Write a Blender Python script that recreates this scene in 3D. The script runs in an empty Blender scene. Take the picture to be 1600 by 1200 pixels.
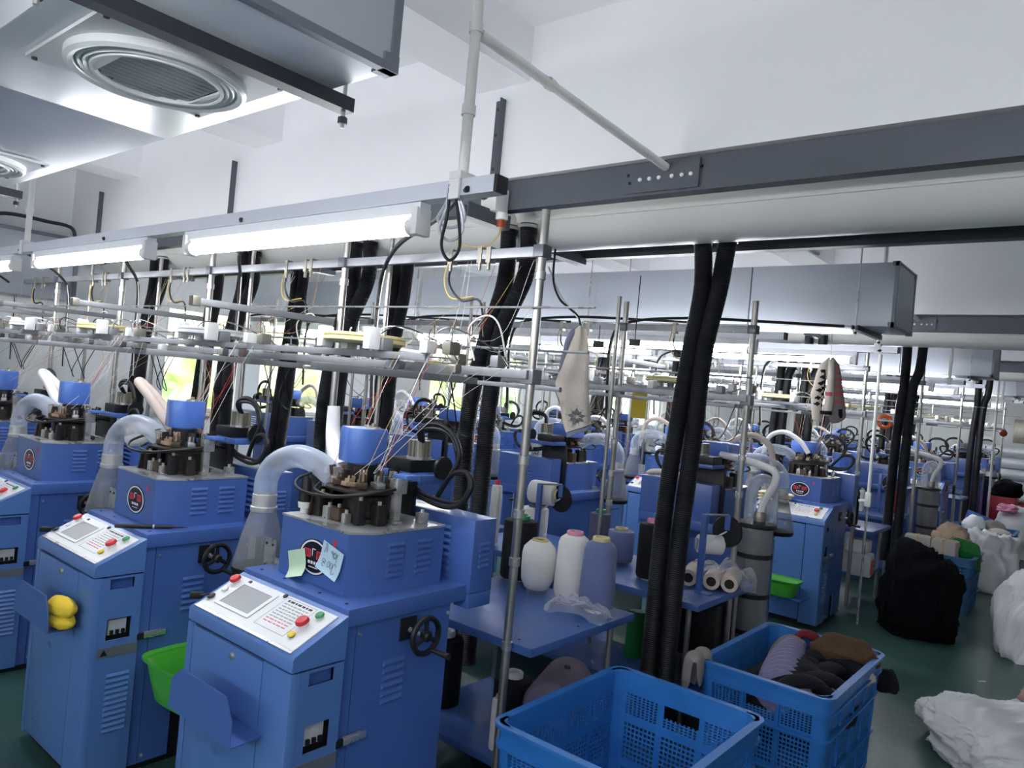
import bpy, bmesh, math, random
from mathutils import Vector, Matrix, noise
random.seed(7)
PI = math.pi
S = bpy.context.scene
COL = S.collection

# ------------------------------------------------------------------ camera, world, lights
cam = bpy.data.cameras.new('camera'); cam.sensor_width = 36; cam.lens = 36*1163/1600; cam.clip_start = .02
co = bpy.data.objects.new('camera', cam); COL.objects.link(co); S.camera = co
_r = Vector((0.76957, 0.632148, 0.090284)); _u = Vector((-0.066538, -0.061233, 0.995903)); _f = Vector((-0.635086, 0.772424, 0.005061))
M = Matrix.Identity(4)
for i in range(3): M[i][0] = _r[i]; M[i][1] = _u[i]; M[i][2] = -_f[i]
M.translation = (0, 0, 1.7)
co.matrix_world = M
S.view_settings.view_transform = 'Standard'; S.view_settings.look = 'None'; S.view_settings.gamma = 1
S.view_settings.use_curve_mapping = False
S.view_settings.exposure = 0.3
S.cycles.diffuse_bounces = 6; S.cycles.transparent_max_bounces = 16; S.cycles.max_bounces = 14
TUBE = 38.0
W = bpy.data.worlds.new('sky'); S.world = W; W.use_nodes = True
_bg = W.node_tree.nodes['Background']; _bg.inputs[0].default_value = (.93, .96, 1, 1); _bg.inputs[1].default_value = 4.5
sun = bpy.data.lights.new('sun', 'SUN'); sun.energy = 5.0; sun.angle = .05; sun.color = (1, .95, .85)
so = bpy.data.objects.new('sun', sun); COL.objects.link(so); so.rotation_euler = (math.radians(25), math.radians(38), 0)

# ------------------------------------------------------------------ materials
def lin(c):
    return tuple((v/12.92 if v <= .04045 else ((v+.055)/1.055)**2.4) for v in [x/255 for x in c]) + (1,)
MATS = {}
def mat(name, rgb, rough=.5, metal=0, var=.0, vscale=6, bump=0, bscale=40, rvar=0, emit=0, coat=0, spec=.5, stretch=None, sheen=0):
    if name in MATS: return MATS[name]
    m = bpy.data.materials.new(name); m.use_nodes = True; nt = m.node_tree; b = nt.nodes['Principled BSDF']
    L = nt.links.new; c = lin(rgb)
    b.inputs['Base Color'].default_value = c; b.inputs['Roughness'].default_value = rough; b.inputs['Metallic'].default_value = metal
    b.inputs['Specular IOR Level'].default_value = spec
    if coat: b.inputs['Coat Weight'].default_value = coat; b.inputs['Coat Roughness'].default_value = .15
    if sheen: b.inputs['Sheen Weight'].default_value = sheen
    if emit: b.inputs['Emission Color'].default_value = c; b.inputs['Emission Strength'].default_value = emit
    if var or bump or rvar:
        tc = nt.nodes.new('ShaderNodeTexCoord'); src = tc.outputs['Object']
        if stretch:
            mp = nt.nodes.new('ShaderNodeMapping'); mp.inputs['Scale'].default_value = stretch; L(src, mp.inputs['Vector']); src = mp.outputs['Vector']
    if var or rvar:
        n = nt.nodes.new('ShaderNodeTexNoise'); n.inputs['Scale'].default_value = vscale; n.inputs['Detail'].default_value = 5; L(src, n.inputs['Vector'])
    if var:
        r = nt.nodes.new('ShaderNodeValToRGB'); L(n.outputs['Fac'], r.inputs['Fac'])
        r.color_ramp.elements[0].position = .3; r.color_ramp.elements[1].position = .7
        r.color_ramp.elements[0].color = tuple(max(0, x*(1-var)) for x in c[:3]) + (1,)
        r.color_ramp.elements[1].color = tuple(min(1, x*(1+var)) for x in c[:3]) + (1,)
        L(r.outputs['Color'], b.inputs['Base Color'])
    if rvar:
        q = nt.nodes.new('ShaderNodeMapRange'); L(n.outputs['Fac'], q.inputs['Value']); q.inputs['From Min'].default_value = .3; q.inputs['From Max'].default_value = .7
        q.inputs['To Min'].default_value = max(.02, rough-rvar); q.inputs['To Max'].default_value = rough+rvar; L(q.outputs['Result'], b.inputs['Roughness'])
    if bump:
        n2 = nt.nodes.new('ShaderNodeTexNoise'); n2.inputs['Scale'].default_value = bscale; n2.inputs['Detail'].default_value = 3; L(src, n2.inputs['Vector'])
        bp = nt.nodes.new('ShaderNodeBump'); bp.inputs['Strength'].default_value = bump; bp.inputs['Distance'].default_value = .01
        L(n2.outputs['Fac'], bp.inputs['Height']); L(bp.outputs['Normal'], b.inputs['Normal'])
    MATS[name] = m; return m
def clear(name, rgb, opac=.35, rough=.12, gloss=.5):
    """thin clear plastic or glass: see-through, some milky body, a glossy skin"""
    m = bpy.data.materials.new(name); m.use_nodes = True; nt = m.node_tree; nt.nodes.clear(); L = nt.links.new
    o = nt.nodes.new('ShaderNodeOutputMaterial'); t = nt.nodes.new('ShaderNodeBsdfTransparent'); d = nt.nodes.new('ShaderNodeBsdfPrincipled')
    d.inputs['Base Color'].default_value = lin(rgb); d.inputs['Roughness'].default_value = rough
    fr = nt.nodes.new('ShaderNodeLayerWeight'); fr.inputs['Blend'].default_value = .35
    mr = nt.nodes.new('ShaderNodeMapRange'); mr.inputs['To Min'].default_value = opac; mr.inputs['To Max'].default_value = min(1, opac+gloss); L(fr.outputs['Facing'], mr.inputs['Value'])
    mx = nt.nodes.new('ShaderNodeMixShader'); L(mr.outputs['Result'], mx.inputs['Fac']); L(t.outputs[0], mx.inputs[1]); L(d.outputs[0], mx.inputs[2]); L(mx.outputs[0], o.inputs['Surface'])
    MATS[name] = m; return m
mat('blue', (70, 102, 170), .34, var=.05, vscale=3, rvar=.06, coat=.3)
mat('blue_console', (84, 122, 184), .32, var=.05, vscale=3, rvar=.06, coat=.15)
mat('blue_cover', (88, 128, 214), .3, var=.04, vscale=4, coat=.3)
mat('blue_table', (66, 98, 160), .4, var=.1, vscale=5, rvar=.1)
mat('gap', (10, 13, 22), .7)
mat('black', (16, 17, 20), .45, var=.2); mat('rubber', (12, 13, 17), .5, var=.25, vscale=20); mat('hose', (15, 16, 23), .5, var=.2, vscale=9)
mat('plate_white', (222, 224, 226), .35, var=.03); mat('screen', (150, 153, 157), .4, var=.06, vscale=4)
mat('steel', (196, 196, 194), .3, .75, var=.1, vscale=12, rvar=.1); mat('top_steel', (190, 192, 194), .32, .7, var=.2, vscale=9, rvar=.12)
mat('pole', (176, 174, 168), .38, .9, var=.1, vscale=8, rvar=.08); mat('alu', (150, 152, 156), .5, .6, var=.12, vscale=9)
mat('greasy', (52, 46, 42), .5, .5, var=.5, vscale=30); mat('grease_brown', (88, 74, 62), .5, .3, var=.4, vscale=30); mat('cream', (172, 148, 126), .5, var=.15, vscale=30)
mat('fin', (150, 146, 135), .42, .7, var=.15, vscale=15)
mat('red', (206, 44, 48), .35); mat('green_button', (20, 140, 80), .35); mat('yellow', (226, 200, 30), .4); mat('white_plastic', (232, 232, 230), .35)
mat('dark_red_print', (214, 60, 80), .5); mat('logo_dark', (20, 22, 36), .3); mat('white_print', (236, 236, 240), .5); mat('print_grey', (160, 158, 164), .6); mat('print_pink', (214, 120, 130), .6)
mat('breaker', (200, 204, 208), .4); mat('label_strip', (126, 130, 140), .4, .4, var=.1)
mat('wall_paint', (243, 243, 245), .7, var=.03, vscale=1.2, bump=.04, bscale=12); mat('end_paint', (244, 247, 246), .65, var=.03, vscale=1.2); mat('ceiling_paint', (244, 244, 246), .75, var=.02, vscale=1)
mat('channel', (92, 96, 104), .38, .25, var=.06, vscale=3, rvar=.08); mat('channel_dark', (52, 55, 62), .4, .2, var=.08); mat('duct_white', (240, 239, 233), .35, var=.03, vscale=2)
mat('duct_metal', (176, 182, 190), .36, .35, var=.05, vscale=1.5, rvar=.07, bump=.12, bscale=2.2); mat('duct_shiny', (226, 229, 233), .34, .45, var=.05, vscale=1.5, rvar=.07, bump=.16, bscale=1.7)
mat('duct_edge', (122, 128, 138), .4, .5); mat('vent_white', (228, 229, 231), .35); mat('fin_grey', (186, 186, 184), .4, .3, var=.15, vscale=8)
mat('rail', (206, 210, 218), .35, .35); mat('pipe_white', (242, 241, 236), .4, var=.04); mat('lamp_body', (232, 234, 238), .35)
mat('tube', (248, 250, 255), .4, emit=TUBE)
mat('crate', (42, 114, 190), .42, var=.1, vscale=7, rvar=.06); mat('crate_dull', (54, 104, 152), .5, var=.1, vscale=7); mat('green_tub', (70, 170, 50), .38, var=.08, vscale=5); mat('green_dark', (24, 120, 50), .42, var=.1, vscale=5)
mat('cone_white', (238, 236, 230), .75, var=.03, bump=.25, bscale=60, stretch=(.2, .2, 8)); mat('cone_blue', (104, 116, 160), .85, var=.08, vscale=40, bump=.35, bscale=60, stretch=(.2, .2, 8), sheen=.2)
mat('cone_black', (11, 12, 19), .85, var=.1, bump=.3, bscale=60, stretch=(.2, .2, 8)); mat('cone_grey', (86, 90, 116), .85, var=.08, bump=.3, bscale=60, stretch=(.2, .2, 8)); mat('cone_mauve', (132, 120, 140), .9, var=.08, vscale=14, bump=.3, bscale=50)
mat('pink', (220, 140, 170), .5); mat('tan_core', (206, 190, 140), .5); mat('hole_dark', (40, 34, 28), .8)
mat('sock_cream', (216, 205, 192), .95, var=.04, vscale=60, bump=.3, bscale=180, sheen=.3); mat('sock_grey', (120, 126, 146), .95, var=.06, vscale=60, bump=.3, bscale=160, sheen=.3); mat('sock_mauve', (128, 126, 160), .95, var=.08, vscale=40, bump=.3, bscale=160, sheen=.25)
mat('sock_dark', (13, 13, 26), .95, var=.2, vscale=50, bump=.3, bscale=160); mat('sock_brown', (86, 62, 42), .95, var=.1, vscale=40, bump=.3, bscale=150); mat('sock_beige', (226, 208, 170), .95, var=.06, vscale=60, bump=.3, bscale=150, sheen=.2); mat('sock_taupe', (140, 134, 132), .95, var=.06, bump=.3, bscale=150)
mat('knit_white', (236, 236, 236), .8, var=.02, bump=.2, bscale=150); mat('knit_beige', (214, 198, 186), .85, var=.03, bump=.2, bscale=150); mat('knit_pink', (186, 150, 150), .85, var=.05)
mat('print_sock', (112, 114, 118), .95, var=.1, vscale=80); mat('sock_red', (196, 96, 100), .95, var=.08, bump=.2, bscale=150); mat('maroon', (110, 24, 34), .95, var=.1)
mat('sack_white', (226, 227, 230), .55, var=.03, vscale=8, bump=.1, bscale=60); mat('sack_black', (9, 10, 17), .92, var=.3, vscale=12, bump=.25, bscale=90, spec=.15)
mat('cloth_yellow', (240, 206, 60), .9, var=.05, bump=.2, bscale=140); mat('note_green', (206, 232, 200), .7); mat('note_blue', (190, 220, 238), .7); mat('ink', (60, 64, 80), .7)
mat('yellow_disc', (222, 212, 160), .45, var=.05); mat('thread_white', (226, 224, 216), .7); mat('thread_red', (190, 52, 62), .7); mat('thread_tan', (206, 176, 100), .7); mat('orange', (240, 110, 50), .5)
mat('brick_pack', (190, 184, 176), .8, var=.05, vscale=9); mat('cloth_tan', (196, 172, 150), .9, var=.06, bump=.2, bscale=100); mat('roll_white', (222, 226, 230), .7, var=.04, vscale=4); mat('red_bin', (176, 40, 60), .5, var=.2, vscale=5)
mat('frame_white', (226, 226, 224), .4); mat('leaf_green', (214, 232, 208), .9, var=.25, vscale=5); mat('leaf_yellow', (234, 236, 184), .9, var=.25, vscale=5); mat('grass', (130, 160, 90), .95, var=.3, vscale=2); mat('bark', (90, 70, 52), .9, var=.3)
mat('jar_band', (200, 200, 198), .35, .3); mat('copper', (170, 84, 56), .4, .6)
clear('jar_clear', (150, 154, 158), .36, .22, .45); clear('hose_clear', (206, 216, 232), .3, .12, .55); clear('film', (226, 230, 238), .15, .12, .6); clear('glass', (214, 230, 224), .06, .03, .3); clear('tank_clear', (150, 153, 158), .5, .2, .4)
def floor_mat():
    m = bpy.data.materials.new('floor_epoxy'); m.use_nodes = True; nt = m.node_tree; b = nt.nodes['Principled BSDF']; L = nt.links.new
    tc = nt.nodes.new('ShaderNodeTexCoord'); n = nt.nodes.new('ShaderNodeTexNoise'); n.inputs['Scale'].default_value = 1.3; n.inputs['Detail'].default_value = 8; L(tc.outputs['Object'], n.inputs['Vector'])
    r = nt.nodes.new('ShaderNodeValToRGB'); L(n.outputs['Fac'], r.inputs['Fac']); e = r.color_ramp.elements
    e[0].position = .32; e[0].color = lin((40, 74, 68)); e[1].position = .7; e[1].color = lin((62, 96, 88))
    v = nt.nodes.new('ShaderNodeTexNoise'); v.inputs['Scale'].default_value = 14; v.inputs['Detail'].default_value = 9; L(tc.outputs['Object'], v.inputs['Vector'])
    r2 = nt.nodes.new('ShaderNodeValToRGB'); L(v.outputs['Fac'], r2.inputs['Fac']); r2.color_ramp.elements[0].position = .66; r2.color_ramp.elements[1].position = .8
    mx = nt.nodes.new('ShaderNodeMix'); mx.data_type = 'RGBA'; L(r2.outputs['Color'], mx.inputs['Factor']); L(r.outputs['Color'], mx.inputs['A']); mx.inputs['B'].default_value = lin((104, 138, 128)); L(mx.outputs['Result'], b.inputs['Base Color'])
    q = nt.nodes.new('ShaderNodeMapRange'); L(n.outputs['Fac'], q.inputs['Value']); q.inputs['To Min'].default_value = .22; q.inputs['To Max'].default_value = .5; L(q.outputs['Result'], b.inputs['Roughness'])
    bp = nt.nodes.new('ShaderNodeBump'); bp.inputs['Strength'].default_value = .12; bp.inputs['Distance'].default_value = .01; L(v.outputs['Fac'], bp.inputs['Height']); L(bp.outputs['Normal'], b.inputs['Normal'])
    MATS['floor'] = m
floor_mat()

# ------------------------------------------------------------------ mesh helpers
class MB:
    def __init__(s): s.v = []; s.f = []; s.m = []
    def add(s, vs, fs, mi=0):
        n = len(s.v); s.v += [tuple(v) for v in vs]; s.f += [tuple(i+n for i in f) for f in fs]; s.m += [mi]*len(fs); return s
    def box(s, x0, x1, y0, y1, z0, z1, mi=0, bev=0, M=None):
        if bev:
            bm = bmesh.new(); bmesh.ops.create_cube(bm, size=1)
            for v in bm.verts: v.co = Vector(((x0+x1)/2+v.co.x*(x1-x0), (y0+y1)/2+v.co.y*(y1-y0), (z0+z1)/2+v.co.z*(z1-z0)))
            bmesh.ops.bevel(bm, geom=bm.edges[:], offset=bev, segments=2, affect='EDGES', profile=.6)
            bm.verts.index_update(); vs = [v.co.copy() for v in bm.verts]; fs = [[v.index for v in f.verts] for f in bm.faces]; bm.free()
        else:
            vs = [Vector(p) for p in ((x0, y0, z0), (x1, y0, z0), (x1, y1, z0), (x0, y1, z0), (x0, y0, z1), (x1, y0, z1), (x1, y1, z1), (x0, y1, z1))]
            fs = [(0, 3, 2, 1), (4, 5, 6, 7), (0, 1, 5, 4), (1, 2, 6, 5), (2, 3, 7, 6), (3, 0, 4, 7)]
        if M is not None: vs = [M @ v for v in vs]
        return s.add(vs, fs, mi)
    def tube(s, pts, rad, n=10, mi=0, cap=True, flat=None, up=None):
        """sweep a circle (or an ellipse: flat=(a,b) factors) along points; rad is a number or a list"""
        P = [Vector(p) for p in pts]; k = len(P); R = rad if isinstance(rad, (list, tuple)) else [rad]*k
        T = [(P[min(i+1, k-1)]-P[max(i-1, 0)]).normalized() for i in range(k)]
        u = Vector(up) if up else (Vector((0, 0, 1)) if abs(T[0].z) < .9 else Vector((1, 0, 0)))
        a, b = flat or (1, 1); vs = []
        for i in range(k):
            u = u - T[i]*u.dot(T[i])
            if u.length < 1e-6: u = T[i].orthogonal()
            u.normalize(); w = T[i].cross(u)
            for j in range(n):
                t = 2*PI*j/n; vs.append(P[i]+u*(math.cos(t)*R[i]*a)+w*(math.sin(t)*R[i]*b))
        fs = [(i*n+j, i*n+(j+1) % n, (i+1)*n+(j+1) % n, (i+1)*n+j) for i in range(k-1) for j in range(n)]
        s.add(vs, fs, mi)
        if cap:
            s.add(vs[:n], [tuple(range(n))[::-1]], mi); s.add(vs[-n:], [tuple(range(n))], mi)
        return s
    def cyl(s, p0, p1, r0, r1=None, n=16, mi=0, cap=True): return s.tube([p0, p1], [r0, r0 if r1 is None else r1], n, mi, cap)
    def lathe(s, prof, c=(0, 0, 0), n=24, mi=0, axis='z', M=None):
        vs = []
        for r, h in prof:
            for j in range(n):
                t = 2*PI*j/n; a, b = r*math.cos(t), r*math.sin(t)
                p = Vector((a, b, h)) if axis == 'z' else Vector((h, a, b)) if axis == 'x' else Vector((b, h, a))
                if M is not None: p = M @ p
                vs.append(p+Vector(c))
        k = len(prof); fs = [(i*n+j, i*n+(j+1) % n, (i+1)*n+(j+1) % n, (i+1)*n+j) for i in range(k-1) for j in range(n)]
        return s.add(vs, fs, mi)
    def prism(s, poly, z0, z1, mi=0, axis='z'):
        """extrude a polygon; axis z: poly in xy; x: poly in yz; y: poly in xz"""
        def p(a, b, h): return (a, b, h) if axis == 'z' else (h, a, b) if axis == 'x' else (a, h, b)
        n = len(poly); vs = [p(a, b, z0) for a, b in poly]+[p(a, b, z1) for a, b in poly]
        fs = [tuple(range(n))[::-1], tuple(range(n, 2*n))]+[(i, (i+1) % n, n+(i+1) % n, n+i) for i in range(n)]
        if axis == 'y': fs = [f[::-1] for f in fs]
        return s.add(vs, fs, mi)
    def torus(s, c, R, r, axis='x', n=28, k=8, mi=0):
        pts = []
        vs = []
        for i in range(n):
            t = 2*PI*i/n
            for j in range(k):
                q = 2*PI*j/k; a = (R+r*math.cos(q))*math.cos(t); b = (R+r*math.cos(q))*math.sin(t); h = r*math.sin(q)
                p = (h, a, b) if axis == 'x' else (a, h, b) if axis == 'y' else (a, b, h)
                vs.append((p[0]+c[0], p[1]+c[1], p[2]+c[2]))
        fs = [(i*k+j, ((i+1) % n)*k+j, ((i+1) % n)*k+(j+1) % k, i*k+(j+1) % k) for i in range(n) for j in range(k)]
        return s.add(vs, fs, mi)
    def lattice(s, us, vs_, hole, t, f, mi=0):
        """a plate of thickness t on a grid; hole(i,j) cells are open; f(u,v,w) gives the 3-D point"""
        nu, nv = len(us), len(vs_); P = [f(u, v, w) for w in (0, t) for u in us for v in vs_]
        I = lambda i, j, w: w*nu*nv+i*nv+j
        fs = []
        op = lambda i, j: i < 0 or j < 0 or i >= nu-1 or j >= nv-1 or hole(i, j)
        for i in range(nu-1):
            for j in range(nv-1):
                if op(i, j): continue
                a, b, c, d = (i, j), (i+1, j), (i+1, j+1), (i, j+1)
                fs.append(tuple(I(*q, 0) for q in (d, c, b, a))); fs.append(tuple(I(*q, 1) for q in (a, b, c, d)))
                for (p, q, ni, nj) in ((a, b, i, j-1), (b, c, i+1, j), (c, d, i, j+1), (d, a, i-1, j)):
                    if op(ni, nj): fs.append((I(*p, 0), I(*q, 0), I(*q, 1), I(*p, 1)))
        used = sorted({i for q in fs for i in q}); mp = {o: k for k, o in enumerate(used)}
        return s.add([P[i] for i in used], [tuple(mp[i] for i in q) for q in fs], mi)
    def mesh(s, name, mats, smooth=True, fix=True):
        me = bpy.data.meshes.new(name); me.from_pydata(s.v, [], s.f)
        for m in (mats if isinstance(mats, (list, tuple)) else [mats]): me.materials.append(MATS[m])
        me.polygons.foreach_set('material_index', s.m)
        if fix:
            bm = bmesh.new(); bm.from_mesh(me); bmesh.ops.recalc_face_normals(bm, faces=bm.faces[:]); bm.to_mesh(me); bm.free()
        if smooth:
            me.polygons.foreach_set('use_smooth', [True]*len(me.polygons))
            if smooth != 2: me.set_sharp_from_angle(angle=math.radians(38))
        me.update(); return me
    def build(s, name, mats, parent=None, loc=(0, 0, 0), rot=(0, 0, 0), smooth=True, kind=None):  # smooth=2: no sharp edges at all
        o = bpy.data.objects.new(name, s.mesh(name, mats, smooth)); COL.objects.link(o); o.location = loc; o.rotation_euler = rot
        if parent: o.parent = parent
        if kind: o['kind'] = kind
        return o
def tag(o, label, cat, group=None):
    o['label'] = label; o['category'] = cat
    if group: o['group'] = group
    return o
def thing(name, label, cat, loc=(0, 0, 0), rz=0, group=None):
    o = bpy.data.objects.new(name, None); COL.objects.link(o); o.location = loc; o.rotation_euler = (0, 0, rz); o.empty_display_size = .1
    return tag(o, label, cat, group)
KIDS = {}
def copy_thing(root, loc, rz, label, skip=(), group=None):
    """copies a thing with its parts and sub-parts (mesh data shared)"""
    r = root.copy(); COL.objects.link(r); r.location = loc; r.rotation_euler = (0, 0, rz); r['label'] = label
    if group: r['group'] = group
    if root.name not in KIDS: KIDS[root.name] = [(c, list(c.children)) for c in root.children]
    for c, gs in KIDS[root.name]:
        if c.name.split('.')[0] in skip: continue
        d = c.copy(); COL.objects.link(d); d.parent = r
        for g in gs:
            e = g.copy(); COL.objects.link(e); e.parent = d
    return r
def catmull(pts, k=6):
    P = [Vector(p) for p in pts]; P = [P[0]*2-P[1]]+P+[P[-1]*2-P[-2]]; out = []
    for i in range(1, len(P)-2):
        for j in range(k):
            t = j/k; a, b, c, d = P[i-1:i+3]
            out.append(.5*((2*b)+(c-a)*t+(2*a-5*b+4*c-d)*t*t+(3*b-a-3*c+d)*t**3))
    return out+[P[-2]]
def struct(o): o['kind'] = 'structure'; return o
def bx(name, m, x0, x1, y0, y1, z0, z1, parent=None, bev=0, kind=None):
    return MB().box(x0, x1, y0, y1, z0, z1, bev=bev).build(name, m, parent, kind=kind)
ORD = ['first', 'second', 'third', 'fourth', 'fifth', 'sixth', 'seventh', 'eighth']

# ------------------------------------------------------------------ the hall
XL, XR, YB, YF, ZC = -8.04, 3.6, -3.6, 20.4, 3.457
P = 4.97                                   # repeat of one double row of machines
fl = MB().box(XL-.2, XR+.2, YB-.2, YF+.2, -.1, 0).build('floor', 'floor'); struct(fl)
struct(bx('ceiling', 'ceiling_paint', XL-.2, XR+.2, YB-.2, YF+.2, ZC, ZC+.15))
struct(bx('wall_right', 'wall_paint', XR, XR+.2, YB, YF, 0, ZC)); struct(bx('wall_back', 'wall_paint', XL, XR, YB-.2, YB, 0, ZC))
struct(bx('wall_far', 'end_paint', XL, XR, YF, YF+.2, 0, ZC))
WIN = [(3.82, 4.78), (4.98, 5.98), (7.85, 8.85), (9.1, 10.1), (13.0, 14.0), (14.2, 15.2)]
ys = [YB]+[v for w in WIN for v in w]+[YF]
wl = MB().lattice(ys, [0, 1.1, 2.28, ZC], lambda i, j: j == 1 and i % 2 == 1, .2, lambda u, v, w: (XL-w, u, v)).build('wall_left', 'end_paint', smooth=False); struct(wl)
for n, (a, b) in enumerate(WIN):
    w = MB()
    for (y0, y1, z0, z1) in ((a, a+.05, 1.1, 2.28), (b-.05, b, 1.1, 2.28), (a+.05, b-.05, 1.1, 1.15), (a+.05, b-.05, 2.23, 2.28), ((a+b)/2-.03, (a+b)/2+.03, 1.15, 2.23), (a+.05, (a+b)/2-.03, 1.93, 1.97), ((a+b)/2+.03, b-.05, 1.93, 1.97)):
        w.box(XL-.12, XL-.06, y0, y1, z0, z1)
    o = struct(w.build('window_%d' % (n+1), 'frame_white'))
    for (y0, y1) in ((a+.05, (a+b)/2-.03), ((a+b)/2+.03, b-.05)):
        for (z0, z1) in ((1.15, 1.93), (1.97, 2.23)): bx('pane', 'glass', XL-.095, XL-.085, y0, y1, z0, z1, o)
    bx('sill', 'frame_white', XL-.06, XL+.06, a-.04, b+.04, 1.07, 1.1, o)
tn = 1
def trim(m, *b):
    global tn
    o = struct(bx('trim_%d' % tn, m, *b)); tn += 1; return o
struct(bx('baseboard_left', 'wall_paint', XL, XL+.02, YB, YF, 0, .1))
for k in range(-1, 4):                      # deep concrete lintels over every double row and cross beams between them
    y = 2.76+P*k
    if y > YB:
        trim('wall_paint', XL, XR, y, y+.17, 2.727, ZC)
    if y+.75 > YB: trim('wall_paint', XL, XR, y+.75, y+.92, 2.727, ZC)
    for x in (-2.66, -4.76, -6.86, -.56, 1.54):
        y0, y1 = max(YB, y+.92-P), min(y, YF)
        trim('wall_paint', x, x+.33, y0, y1, 3.19, ZC)
struct(bx('trim_%d' % tn, 'end_paint', XL, XL+.12, 2.1, 2.76, 0, ZC)); tn += 1       # pilaster on the end wall

# outside the windows: bank and trees
struct(bx('trim_%d' % tn, 'grass', -22, XL-.3, -10, 30, -.6, -.3)); tn += 1
def blob(seed, r, sq=(1, 1, 1), sub=4, amp=.3, fr=1.2):
    bm = bmesh.new(); bmesh.ops.create_icosphere(bm, subdivisions=sub, radius=1)
    for v in bm.verts:
        d = v.co.normalized(); h = noise.fractal(d*fr+Vector((seed*7.3, seed, 0)), 1, 2, 4)
        v.co = Vector((d.x*r*sq[0], d.y*r*sq[1], d.z*r*sq[2]))*(1+amp*h)
    bm.verts.index_update(); m = MB().add([v.co for v in bm.verts], [[v.index for v in f.verts] for f in bm.faces]); bm.free(); return m
for i, (x, y, r, mm, lb) in enumerate([(-10.6, 3.6, .95, 'leaf_green', 'soft green tree outside the end wall window nearest the front row'), (-11.0, 7.0, 1.2, 'leaf_yellow', 'yellow green tree outside the second end wall window'), (-12, 10.9, 1.2, 'leaf_yellow', 'sunlit yellow green tree seen through the middle windows'), (-12, 16.5, 1.5, 'leaf_green', 'green tree outside the farthest end wall windows'), (-16.5, 8.6, 1.7, 'leaf_green', 'taller green tree standing behind the yellow green ones')]):
    t = thing('tree', lb, 'tree', (x, y, -.3), 0, 'trees outside the windows')
    blob(i+1, r, (1, 1.2, 1), 5, .35, 3).build('crown', mm, t, (0, 0, 1.3+.5*r), smooth=2); MB().tube([(0, 0, 0), (.03, 0, .8), (0, 0, 1.6)], [.14, .11, .08], 10).build('trunk', 'bark', t)

# ------------------------------------------------------------------ steel channels, round ducts, brackets
def chan(name, label, y, s, x0, x1, flip):
    """C channel along x, web at y, flanges towards flip; z bottom 2.57"""
    t = thing(name, label, 'channel', (0, y, 0), 0, 'grey channels under the lintels')
    m = MB(); z0, z1 = (2.57, 2.70) if s == 'channel' else (2.52, 2.65)
    a, b = 0, .006
    m.box(x0, x1, a, b, z0, z1); m.box(x0, x1, min(0, -.065*flip), max(0, -.065*flip), z0-.006, z0); m.box(x0, x1, min(0, -.065*flip), max(0, -.065*flip), z1, z1+.006)
    m.build('channel_bar', s, t); return t
ROWN = ['first', 'second', 'third', 'fourth']
for k in range(4):
    y = P*k
    t = chan('steel_channel', 'grey steel channel on the near side of the %s lintel, above the lamps' % ROWN[k], 2.75+y, 'channel', XL+.15, XR-.1, -1)
    if k < 2:
        bx('splice_plate', 'channel', -1.72, -1.38, -.012, -.002, 2.575, 2.695, t)
        for i, x in enumerate((-1.65, -1.605, -1.56, -1.5, -1.455, -1.415)): MB().lathe([(0, -.018), (.008, -.018), (.0095, -.012), (.0095, -.0)], (x, 0, 2.63), 10, axis='y').build('bolt', 'white_plastic', t)
        for x, z in ((-1.71, 2.655), (-1.7, 2.62), (-1.375, 2.66)): MB().cyl((x, -.014, z), (x, -.002, z), .007, n=8).build('bolt_hole', 'gap', t)
    t2 = chan('steel_channel', 'dark steel channel on the far side of the %s lintel, behind the round duct' % ROWN[k], 3.69+y, 'channel_dark', XL+.15, XR-.1, -1)
    d = thing('round_duct', 'white round suction duct slung under the %s lintel' % ROWN[k], 'duct', (0, 3.22+y, 2.73), 0, 'white round ducts')
    m = MB(); m.lathe([(.27, XL+.2), (.27, XR-.05)], n=40, axis='x'); m.build('duct_pipe', 'duct_white', d)
    ss = MB()
    for a in (math.radians(215), math.radians(300)): ss.box(XL+.2, XR-.05, .27*math.cos(a)-.006, .27*math.cos(a)+.006, .27*math.sin(a)-.006, .27*math.sin(a)+.006)
    ss.build('seam', 'duct_white', d)
    for i, x in enumerate((-2.5, -5.0, -7.25, .1)):
        b = thing('wall_bracket', 'grey angle iron on the %s lintel face, %s from the left' % (ROWN[k], ['third', 'second', 'first', 'fourth'][i]), 'bracket', (x, 2.76+y, 0), 0, 'angle irons on the lintels')
        m = MB(); m.box(-.03, .03, -.006, 0, 2.7, 3.125); m.box(.024, .03, -.04, -.006, 2.7, 3.125); m.build('angle_bar', 'channel', b)
        for z in (3.08, 2.95, 2.78): MB().lathe([(0, -.014), (.009, -.014), (.009, -.006)], (-.008, 0, z), 8, axis='y').build('bolt', 'channel_dark', b)
    for i, x in enumerate((-2.45, -4.9, -7.2)):
        for yy, xx, w, q in ((2.5+y, x, 'near', .31), (3.36+y, x-.15, 'far', .36)):
            c = thing('channel_stub', 'short grey channel stub under the %s channel of the %s lintel, %s from the left' % (w, ROWN[k], ['third', 'second', 'first'][i]), 'bracket', (xx, yy, 2.48), 0, 'channel stubs under the lintels')
            m = MB(); m.box(-.035, .035, 0, q, 0, .005); m.box(-.035, -.03, 0, q, .005, .07); m.box(.03, .035, 0, q, .005, .07); m.build('stub_bar', 'channel', c)
            MB().cyl((0, q-.03, .005), (0, q-.03, .095), .006, n=8).build('hanger_rod', 'steel', c)

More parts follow.
